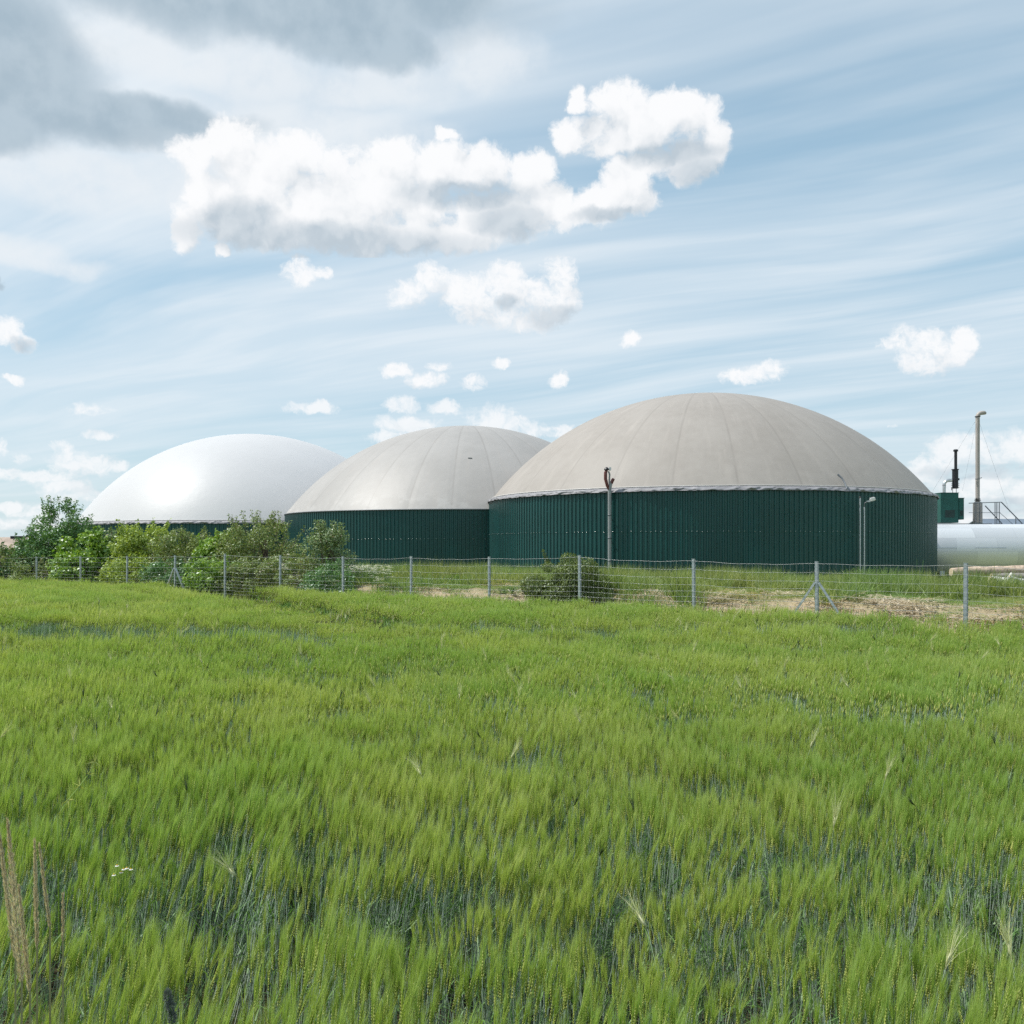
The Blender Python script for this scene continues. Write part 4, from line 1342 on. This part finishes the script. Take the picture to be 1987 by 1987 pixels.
def build_barley():
    P_, R_, S_, I_ = [], [], [], []
    protos = []
    for lod, (y0, y1, dens, n, rad, nv) in enumerate(((1.3, 8.5, 54, 9, .115, 8), (8.5, 21.0, 27, 16, .16, 7), (21.0, 52.0, 12, 30, .30, 6))):
        g = np.random.default_rng(100 + lod)
        b0 = len(protos)
        for k_ in range(nv): protos.append(barley_tuft(g, n, rad, lod))
        p, r, s, g2 = barley_band(y0, y1, dens, 50 + lod, lod, 0)
        P_.append(p); R_.append(r); S_.append(s); I_.append(b0 + g2.integers(0, nv, len(p)))
        print('barley lod', lod, len(p), 'tufts')
    scatter('barley', np.concatenate(P_), np.concatenate(R_), np.concatenate(S_), np.concatenate(I_), protos, 'green bearded barley filling the field up to the fence')


build_barley()


def grass_tuft(g, n, rad, h, w, lean, mat_i=0, seg=2, seeds=0):
    t = TM()
    for i in range(n):
        r = rad * math.sqrt(g.random()); a = g.random() * math.tau
        p = np.array([r * math.cos(a), r * math.sin(a), -.03]); a = g.random() * math.tau
        o_ = np.array([math.cos(a), math.sin(a), 0]); L = h * (.5 + .7 * g.random())
        d = np.array([0, 0, 1]) + o_ * lean * g.random(); d /= np.linalg.norm(d)
        s_ = np.cross(d, rv(g)); s_ /= np.linalg.norm(s_)
        t.ribbon(p, d, s_, L, w * (.6 + .8 * g.random()), 0, mat_i, seg=seg, bend=o_ * L * .4 * g.random() - np.array([0, 0, L * .15 * g.random()]))
    return t


def build_bank():
    g = np.random.default_rng(77)
    protos = [grass_tuft(g, 75, .32, .22, .014, 1.0).mesh('grass_tuft', [M['grassA']]) for _ in range(5)]
    protos += [grass_tuft(g, 55, .20, .66, .020, .6).mesh('grass_tuft', [M['grassA']]) for _ in range(3)]
    n = 36000
    x = g.uniform(-34, 30, n); y = g.uniform(18, 72, n); d = fd(x, y)
    n1 = vnoise(x, y, .25, 1.0); n2 = vnoise(x, y, .8, 2.0); n3 = vnoise(x, y, .18, 12.0)
    inv = (np.abs(x) < .6 * y + 2)
    hayz = sm(-(d + n1 * 3.0 + n2 * 2.0), -3.9, -2.5) * (d > .3)
    hayz = hayz * np.clip(.05 + sm(x, -5, 3) * .95 * (n2 + n1 > -.28), 0, 1)
    keep = inv & (d > .1) & (d < 33) & (g.random(n) > hayz * .90)
    k2 = keep & (g.random(n) < np.where(d > 14, .9, 1))
    x, y, d, n1, n2 = [q[k2] for q in (x, y, d, n1, n2)]
    tall = (n2 + n1 * .6 + sm(d, 9, 20) * .25) > .08
    idx = np.where(tall & (g.random(len(x)) < .6), 5 + g.integers(0, 3, len(x)), g.integers(0, 5, len(x)))
    s = (.75 + n1 * .7 + n2 * .5 + g.random(len(x)) * .45) * (1 + .2 * (d > 8))
    s = s * (.66 + .35 * np.clip(n1 + n2, 0, 1))
    s = s * np.where((x / y > .452) & (y > 30) & (y < 47), .42, 1.0)
    scl = np.stack([np.ones(len(x)) * (1 + .02 * (y - 20)), np.ones(len(x)) * (1 + .02 * (y - 20)), np.clip(s, .28, 1.45)], -1)
    yaw = g.random(len(x)) * math.tau
    scatter('bank_grass', np.stack([x, y, hgt(x, y)], -1), np.stack([yaw * 0, yaw * 0, yaw], -1), scl, idx, protos, 'rough green grass growing over the earth bank behind the fence')
    print('grass', len(x))
    # mown dry hay lying on the slope
    hp = []
    for _ in range(5):
        t = TM()
        for i in range(60):
            r = .4 * math.sqrt(g.random()); a = g.random() * math.tau
            p = np.array([r * math.cos(a), r * math.sin(a), .01 + .08 * g.random() * (1 - r)]); a = g.random() * math.tau
            dd = np.array([math.cos(a), math.sin(a), g.normal() * .28]); dd /= np.linalg.norm(dd)
            s_ = np.cross(dd, [0, 0, 1]) + rv(g) * .3; s_ /= np.linalg.norm(s_)
            L = .08 + g.random() * .16
            t.ribbon(p - dd * L / 2, dd, s_, L, .016, .006, 0, seg=2, bend=rv(g) * .04)
        hp.append(t.mesh('hay_wisp', [M['hay']]))
    n = 30000
    x = g.uniform(-34, 26, n); y = g.uniform(18, 60, n); d = fd(x, y)
    n1 = vnoise(x, y, .25, 1.0); n2 = vnoise(x, y, .8, 2.0)
    hayz = sm(-(d + n1 * 3.0 + n2 * 2.0), -3.9, -2.5)
    hayz = hayz * np.clip(.05 + sm(x, -5, 3) * .95 * (n2 + n1 > -.28), 0, 1)
    k_ = (np.abs(x) < .6 * y + 2) & (d > .2) & (d < 7) & (g.random(n) < hayz * .8)
    x, y, n1, n2 = x[k_], y[k_], n1[k_], n2[k_]
    yaw = g.random(len(x)) * math.tau
    sc_ = .8 + .9 * np.clip(n2 + .5, 0, 1)
    tl = g.normal(size=(len(x), 2)) * .14
    scatter('mown_hay', np.stack([x, y, hgt(x, y)], -1), np.stack([tl[:, 0], tl[:, 1], yaw], -1), np.stack([sc_ * 1.1, sc_ * 1.1, sc_ * .42], -1), g.integers(0, 5, len(x)), hp, 'dry tan mown grass lying along the foot of the bank')
    print('hay', len(x))


build_bank()


# ------------------------------------------------------------------ weeds on the bank, each a plant of its own
L_weed = leaf_mat('weed_leaf', (0.090, 0.225, 0.030), (0.225, 0.375, 0.068), .35, .45, .06)
L_nettle = leaf_mat('dark_weed_leaf', (0.042, 0.119, 0.035), (0.112, 0.210, 0.070), .3, .35, .10)
M['petal'] = leaf_mat('white_petal', (0.75, 0.75, 0.72), (0.85, 0.85, 0.83), .25, .5, .02)
M['yolk'] = mat('yellow_flower_disc', (0.62, 0.38, 0.03), 0.8)


def weed(label, pxc, pyt, w_px, Y, seed, lm, nstem, lsz, pyb=None, name='weed_plant', fill=16):
    g = np.random.default_rng(seed)
    tp = P(pxc, pyt, Y); zb = float(hgt(np.array(tp.x), np.array(Y))) - .03; H = max(.3, tp.z - zb); W = w_px / F * Y / 2
    root = empty(name, (tp.x, Y, zb)); tag(root, label, 'plant')
    st = MB(); t = TM()
    for i in range(nstem):
        a = g.random() * math.tau; r = W * .5 * math.sqrt(g.random())
        p0 = Vector((r * math.cos(a), r * math.sin(a), 0)); hh = H * (.55 + .45 * g.random()) if i else H
        p1 = Vector((p0.x * 1.9 + g.normal() * .03, p0.y * 1.9, hh))
        st.tube([p0, p0.lerp(p1, .5) + Vector((g.normal() * .02, g.normal() * .02, 0)), p1], [.007, .005, .003], 5)
        for k_ in range(fill):
            u = .12 + .88 * (k_ / fill) ** .8; c = p0.lerp(p1, u); a2 = k_ * 2.4 + g.random()
            o_ = np.array([math.cos(a2), math.sin(a2), .25 + .4 * g.random()]); o_ /= np.linalg.norm(o_)
            L = lsz * (1.15 - .6 * u) * (.8 + .5 * g.random()); s_ = np.cross(o_, [0, 0, 1]); s_ /= np.linalg.norm(s_)
            b = len(t.v); c = np.array(c)
            t.v += [c, c + o_ * L * .45 - s_ * L * .22, c + o_ * L * .45 + s_ * L * .22, c + o_ * L - np.array([0, 0, L * .3])]
            t.f += [(b, b + 1, b + 2), (b + 1, b + 3, b + 2)]; t.m += [0, 0]
    st.build('stem', M['blade'], root)
    link(bpy.data.objects.new('foliage', t.mesh('foliage', [lm])), root)
    return root


weed('broad bright green weed clump before the thin poles of the big tank', 1690, 1098, 120, 38, 31, L_weed, 46, .16)
weed('upright weed with a thin spike above the grass right of the thin poles', 1777, 1085, 34, 38, 32, L_nettle, 7, .12)
weed('dark leafy weed beside the tall post nearest to the logs', 1902, 1101, 56, 29, 33, L_nettle, 16, .16)
weed('green weed clump at the foot of the big tank beside the braced post', 1512, 1108, 60, 38, 34, L_weed, 18, .13)
weed('small green weed on the bank just right of the lone dark bush', 1222, 1116, 80, 34, 35, L_weed, 22, .12)
weed('leafy weed clump standing before the pale domed tank near its right end', 892, 1112, 70, 33, 36, L_weed, 20, .13)
weed('low dark weed clump at the bank edge left of the lone dark bush', 985, 1138, 62, 29, 37, L_nettle, 16, .10)
weed('tiny grey green weed tuft in the hay behind the straight post', 1295, 1137, 26, 27, 38, L_nettle, 8, .08)
weed('pale weed clump at the right end of the hedge under the wispy hawthorn', 700, 1108, 50, 36, 39, L_weed, 14, .12)
weed('bushy bank weed in front of the taupe domed tank between pole and braced post', 1420, 1113, 70, 38, 40, L_weed, 16, .13)


# white umbels at the foot of the hedge
def build_umbels():
    g = np.random.default_rng(5)
    protos = []
    for _ in range(4):
        t = TM()
        for i in range(5):
            a = g.random() * math.tau; p0 = np.array([0, 0, 0.0]); p1 = np.array([math.cos(a) * .12 * g.random() * 2, math.sin(a) * .12, .35 + .2 * g.random()])
            t.tube3(p0, p1, .004, .003, 0)
            for k_ in range(14):
                c = p1 + np.array([g.normal() * .035, g.normal() * .035, g.normal() * .008]); s = .011
                b = len(t.v); t.v += [c + [-s, -s, 0], c + [s, -s, .004], c + [s, s, 0], c + [-s, s, .004]]
                t.f += [(b, b + 1, b + 2), (b, b + 2, b + 3)]; t.m += [1, 1]
        protos.append(t.mesh('umbel', [M['blade'], M['petal']]))
    n = 900
    u = g.random(n); x = FA[0] + FU[0] * (18 + 24 * u) + FN[0] * g.uniform(.3, 4.0, n); y = FA[1] + FU[1] * (18 + 24 * u) + FN[1] * g.uniform(.3, 4.0, n)
    k_ = vnoise(x, y, .5, 4.0) > .0; x, y = x[k_], y[k_]
    yaw = g.random(len(x)) * math.tau
    scatter('wildflowers', np.stack([x, y, hgt(x, y)], -1), np.stack([yaw * 0, yaw * 0, yaw], -1), np.ones((len(x), 3)) * 1.2, g.integers(0, 4, len(x)), protos, 'tiny white wildflowers at the foot of the hedge')


build_umbels()


# ------------------------------------------------------------------ logs
def log(label, pa, pb, ra, rb, Y, m_, seed, stub=False, Y2=None):
    g = random.Random(seed); a_ = P(*pa, Y); b_ = P(*pb, Y2 or Y); L = (b_ - a_).length; c = (a_ + b_) / 2
    root = empty('log', c); tag(root, label, 'log', 'felled logs by the silver tank')
    pts = []; rad = []; n = 14
    for i in range(n + 1):
        u = i / n; p = a_.lerp(b_, u) - c
        p += Vector((0, g.uniform(-.03, .03), .05 * math.sin(u * 5 + seed))); pts.append(p); rad.append((ra + (rb - ra) * u) * (1 + g.uniform(-.07, .07)))
    rad[0] *= .93
    q = MB().tube(pts, rad, 16, caps=False); q.build('bark', m_, root, True)
    for pt, rr, s_ in ((pts[0], rad[0], -1), (pts[-1], rad[-1], 1)):
        dd = (b_ - a_).normalized() * s_; MB().tube([pt - dd * .02, pt + dd * .004], rr * .985, 16).build('cut_end', M['log_end'], root)
    if stub:
        p = pts[4]; MB().tube([p, p + Vector((-.1, -.05, .22)), p + Vector((.02, -.08, .40))], [.10, .075, .06], 9).build('branch_stub', m_, root, True)
        p = pts[9]; MB().tube([p, p + Vector((.15, -.1, .12)), p + Vector((.35, -.1, .2))], [.07, .05, .03], 8).build('branch_stub', m_, root, True)


log('long pale peeled log lying on top of the pile before the silver tank', (1845, 1112), (2090, 1102), .20, .30, 44, M['log_bark'], 1)
log('grey barked log lying below the long pale one', (1925, 1124), (2100, 1112), .22, .24, 43, M['log_grey'], 2)
log('white log with a branch stub nearest the fence', (1921, 1127), (2060, 1131), .22, .12, 39.5, M['log_white'], 3, stub=True)
log('thin white branch lying at an angle over the grass by the white log', (1958, 1117), (2050, 1146), .07, .06, 38.5, M['log_white'], 4)
# two pale broken slabs in the grass
for i, (pc, lab) in enumerate((((1822, 1123), 'pale flat broken slab in the grass before the big tank edge'), ((1845, 1130), 'small white broken slab tilted in the grass next to a flat pale one'))):
    p = P(*pc, 38.5); p.z = float(hgt(np.array(p.x), np.array(p.y))) + .06; g = random.Random(i + 5)
    bm = bmesh.new(); bmesh.ops.create_icosphere(bm, subdivisions=3, radius=1)
    for v in bm.verts:
        k_ = 1 + .25 * mnoise.noise(v.co * 2 + Vector((i * 9, 0, 0))) + .1 * mnoise.noise(v.co * 6)
        v.co = Vector((v.co.x * (.42 - i * .15), v.co.y * .22, v.co.z * .11)) * k_
    me = bpy.data.meshes.new('broken_slab'); bm.to_mesh(me); bm.free(); me.materials.append(M['log_white'])
    o = bpy.data.objects.new('broken_slab', me); o.location = p; o.rotation_euler = (.1, .15 + .4 * i, .3); tag(link(o), lab, 'slab')


# ------------------------------------------------------------------ odd heads: paler, bent or darker ones among the crop
M['awn_pale'] = leaf_mat('pale_awn', (0.50, 0.54, 0.26), (0.74, 0.74, 0.50), .4, .5, .06)  # paler tone for some of the scattered odd heads
M['awn_dark'] = leaf_mat('dark_ear', (0.030, 0.055, 0.018), (0.075, 0.110, 0.035), .2, .5, .04)  # much darker green for the remaining odd heads


def odd_heads():
    g = np.random.default_rng(300); protos = []
    for k_ in range(6):
        t = TM(); pale = k_ < 4
        lean = g.normal(size=2) * (.16 if pale else .10); tip = np.array([lean[0], lean[1], .86])
        t.tube3([0, 0, 0], tip * [.5, .5, .62], .0022, .002, 0); t.tube3(tip * [.5, .5, .62], tip, .002, .0014, 0)
        d = np.array([lean[0] * 3 + g.normal() * .35, lean[1] * 2, 1.0]); d /= np.linalg.norm(d)
        t.spindle(tip, d, .085, .012, 1)
        for i in range(34 if pale else 16):
            u = i / 34; dd = d + rv(g) * (.30 - .1 * u); dd /= np.linalg.norm(dd); s_ = np.cross(dd, rv(g)); s_ /= np.linalg.norm(s_)
            t.ribbon(tip + d * .08 * u, dd, s_, .12 + .04 * g.random(), .0026, 0, 2, seg=2, bend=(.02 * g.normal(), 0, -.006))
        protos.append(t.mesh('odd_head', [M['stem'], M['awn_pale'] if pale else M['awn_dark'], M['awn_pale'] if pale else M['awn_dark']]))
    x, y, g2 = field_points(2.2, 24, .9, 301)
    n = len(x); yaw = g2.random(n) * math.tau; tl = g2.normal(size=(n, 2)) * .12
    scatter('uneven_barley', np.stack([x, y, x * 0], -1), rot_from(yaw, tl[:, 0], tl[:, 1]), np.repeat((.98 + .12 * g2.random(n))[:, None], 3, 1) * [[1, 1, 1]], g2.integers(0, 6, n), protos, 'paler and darker single ears standing among the green barley')


odd_heads()


# ------------------------------------------------------------------ single plants in the barley near the camera
M['panicle'] = leaf_mat('dry_panicle', (0.50, 0.41, 0.29), (0.82, 0.73, 0.58), .3, .6, .03)
M['straw'] = leaf_mat('pale_straw', (0.30, 0.29, 0.15), (0.36, 0.34, 0.19), .2, .5, .05)
M['dark_head'] = leaf_mat('dark_grass_head', (0.09, 0.11, 0.11), (0.24, 0.27, 0.27), .15, .6, .03)


def panicle(label, ptop, pbot, Y, wid, seed):
    g = np.random.default_rng(seed)
    tp = P(*ptop, Y); bt = P(*pbot, Y)
    root = empty('dry_grass_stalk', (bt.x, Y, 0)); tag(root, label, 'grass stalk', 'tall dry grass stalks in the near barley')
    O_ = Vector((bt.x, Y, 0))
    a_ = Vector((0, 0, -.02)); b_ = bt - O_; c_ = tp - O_
    MB().tube([a_, b_, b_.lerp(c_, .5), c_], [.0035, .003, .002, .001], 5).build('stem', M['straw'], root, True)
    t = TM(); Lp = (c_ - b_).length; ax = np.array((c_ - b_).normalized())
    for i in range(int(Lp * 2600)):
        u = g.random(); w = wid * math.sin(math.pi * min(1, .08 + u * .92)) ** .7 * (1.05 - .5 * u)
        p = np.array(b_.lerp(c_, u)); r_ = rv(g); r_ -= ax * np.dot(r_, ax); p = p + r_ * w * .5 * math.sqrt(g.random())
        d = ax + r_ * .35; d /= np.linalg.norm(d); s_ = np.cross(d, rv(g)); s_ /= np.linalg.norm(s_)
        t.ribbon(p, d, s_, .010 + .008 * g.random(), .0028, 0, 0)
    link(bpy.data.objects.new('panicle', t.mesh('panicle', [M['panicle']])), root)


panicle('thickest tan grass plume at the frame edge, tall over the barley', (15, 1592), (42, 1905), 2.75, .032, 1)
panicle('slim tan grass plume just outside the thickest one, bending outward', (-4, 1600), (30, 1860), 2.9, .018, 2)
panicle('slender tan grass plume, first to the inner side of the thickest one', (67, 1632), (72, 1840), 3.0, .015, 3)
panicle('slender leaning tan grass plume whose tip tilts toward the frame edge', (76, 1640), (97, 1800), 3.05, .010, 4)
panicle('shortest thin tan grass plume, innermost of the stalks', (122, 1738), (122, 1830), 3.0, .007, 5)
panicle('low tan grass plume rising close behind the thickest one', (36, 1720), (58, 1925), 2.8, .018, 6)

def timothy():
    g = np.random.default_rng(8); Y = 2.75; tp = P(325, 1922, Y); bt = P(334, 1985, Y)
    root = empty('dark_grass_head', (bt.x, Y, 0)); tag(root, 'dark blue grey tufted grass head near the bottom of the barley', 'grass stalk')
    O_ = Vector((bt.x, Y, 0)); MB().tube([(0, 0, 0), bt - O_, tp - O_], [.003, .003, .002], 5).build('stem', M['blade'], root, True)
    t = TM()
    for q, (a_, b_) in enumerate(((325, 1932), (331, 1952), (334, 1974))):
        c = np.array(P(a_, b_, Y) - O_)
        for i in range(500):
            r_ = rv(g); p = c + r_ * np.array([.010, .010, .020]) * g.random() ** .3; d = r_ + np.array([0, 0, .8]); d /= np.linalg.norm(d); s_ = np.cross(d, rv(g)); s_ /= np.linalg.norm(s_)
            t.ribbon(p, d, s_, .008, .002, 0, 0)
    link(bpy.data.objects.new('seed_head', t.mesh('seed_head', [M['dark_head']])), root)
timothy()


def daisies():
    g = np.random.default_rng(4); Y = 3.95
    root = empty('chamomile', (P(236, 1690, Y).x, Y, 0)); tag(root, 'chamomile plant with a few white and yellow flowers among the barley', 'flower')
    O_ = Vector((root.location.x, Y, 0)); st = MB()
    for (a_, b_) in ((227, 1679), (240, 1686), (246, 1684), (221, 1697), (254, 1686), (235, 1692)):
        c = P(a_, b_, Y) - O_; st.tube([(0, 0, -.02), (c.x * .5, 0, .45), (c.x, c.y, c.z)], [.002, .0016, .001], 5)
        f_ = MB()
        for k_ in range(13):
            an = k_ * math.tau / 13; d = Vector((math.cos(an), math.sin(an), -.35)); s_ = Vector((-math.sin(an), math.cos(an), 0))
            f_.add([c + d * .003 - s_ * .0015, c + d * .003 + s_ * .0015, c + d * .0085 + s_ * .0016, c + d * .0085 - s_ * .0016], [(0, 1, 2, 3)], 0)
        f_.lathe([(.0015, -.002), (.0032, 0), (.003, .0025), (.001, .004)], c, 10, 1)
        f_.build('flower_head', [M['petal'], M['yolk']], root)
    st.build('stem', M['blade'], root)
    t = TM()
    for i in range(260):
        z = .25 + g.random() * .6; p = np.array([g.normal() * .03, g.normal() * .03, z]); d = rv(g); d[2] = abs(d[2]); s_ = np.cross(d, rv(g)); s_ /= np.linalg.norm(s_)
        t.ribbon(p, d, s_, .03, .0015, 0, 0)
    link(bpy.data.objects.new('foliage', t.mesh('foliage', [L_weed])), root)
daisies()


def cleavers():
    g = np.random.default_rng(14); Y = 4.7
    root = empty('cleavers_stem', (P(115, 1590, Y).x, Y, 0)); tag(root, 'pale climbing weed stem with leaf whorls leaning over the barley', 'plant')
    O_ = Vector((root.location.x, Y, 0)); pts = [Vector((0, 0, .3))] + [P(a_, b_, Y) - O_ for a_, b_ in ((112, 1583), (132, 1552), (155, 1525), (172, 1502), (184, 1478))]
    MB().tube(pts, [.004, .0035, .003, .003, .0025, .0015], 6).build('stem', M['awn'], root, True)
    for c in pts[1:]:
        t = TM()
        for k_ in range(7):
            d = rv(g); d[1] *= .4; d /= np.linalg.norm(d); s_ = np.cross(d, rv(g)); s_ /= np.linalg.norm(s_)
            t.ribbon(np.array(c), d, s_, .035 + .02 * g.random(), .007, 0, 0, seg=2)
        link(bpy.data.objects.new('leaf_whorl', t.mesh('leaf_whorl', [M['ear']])), root)
cleavers()
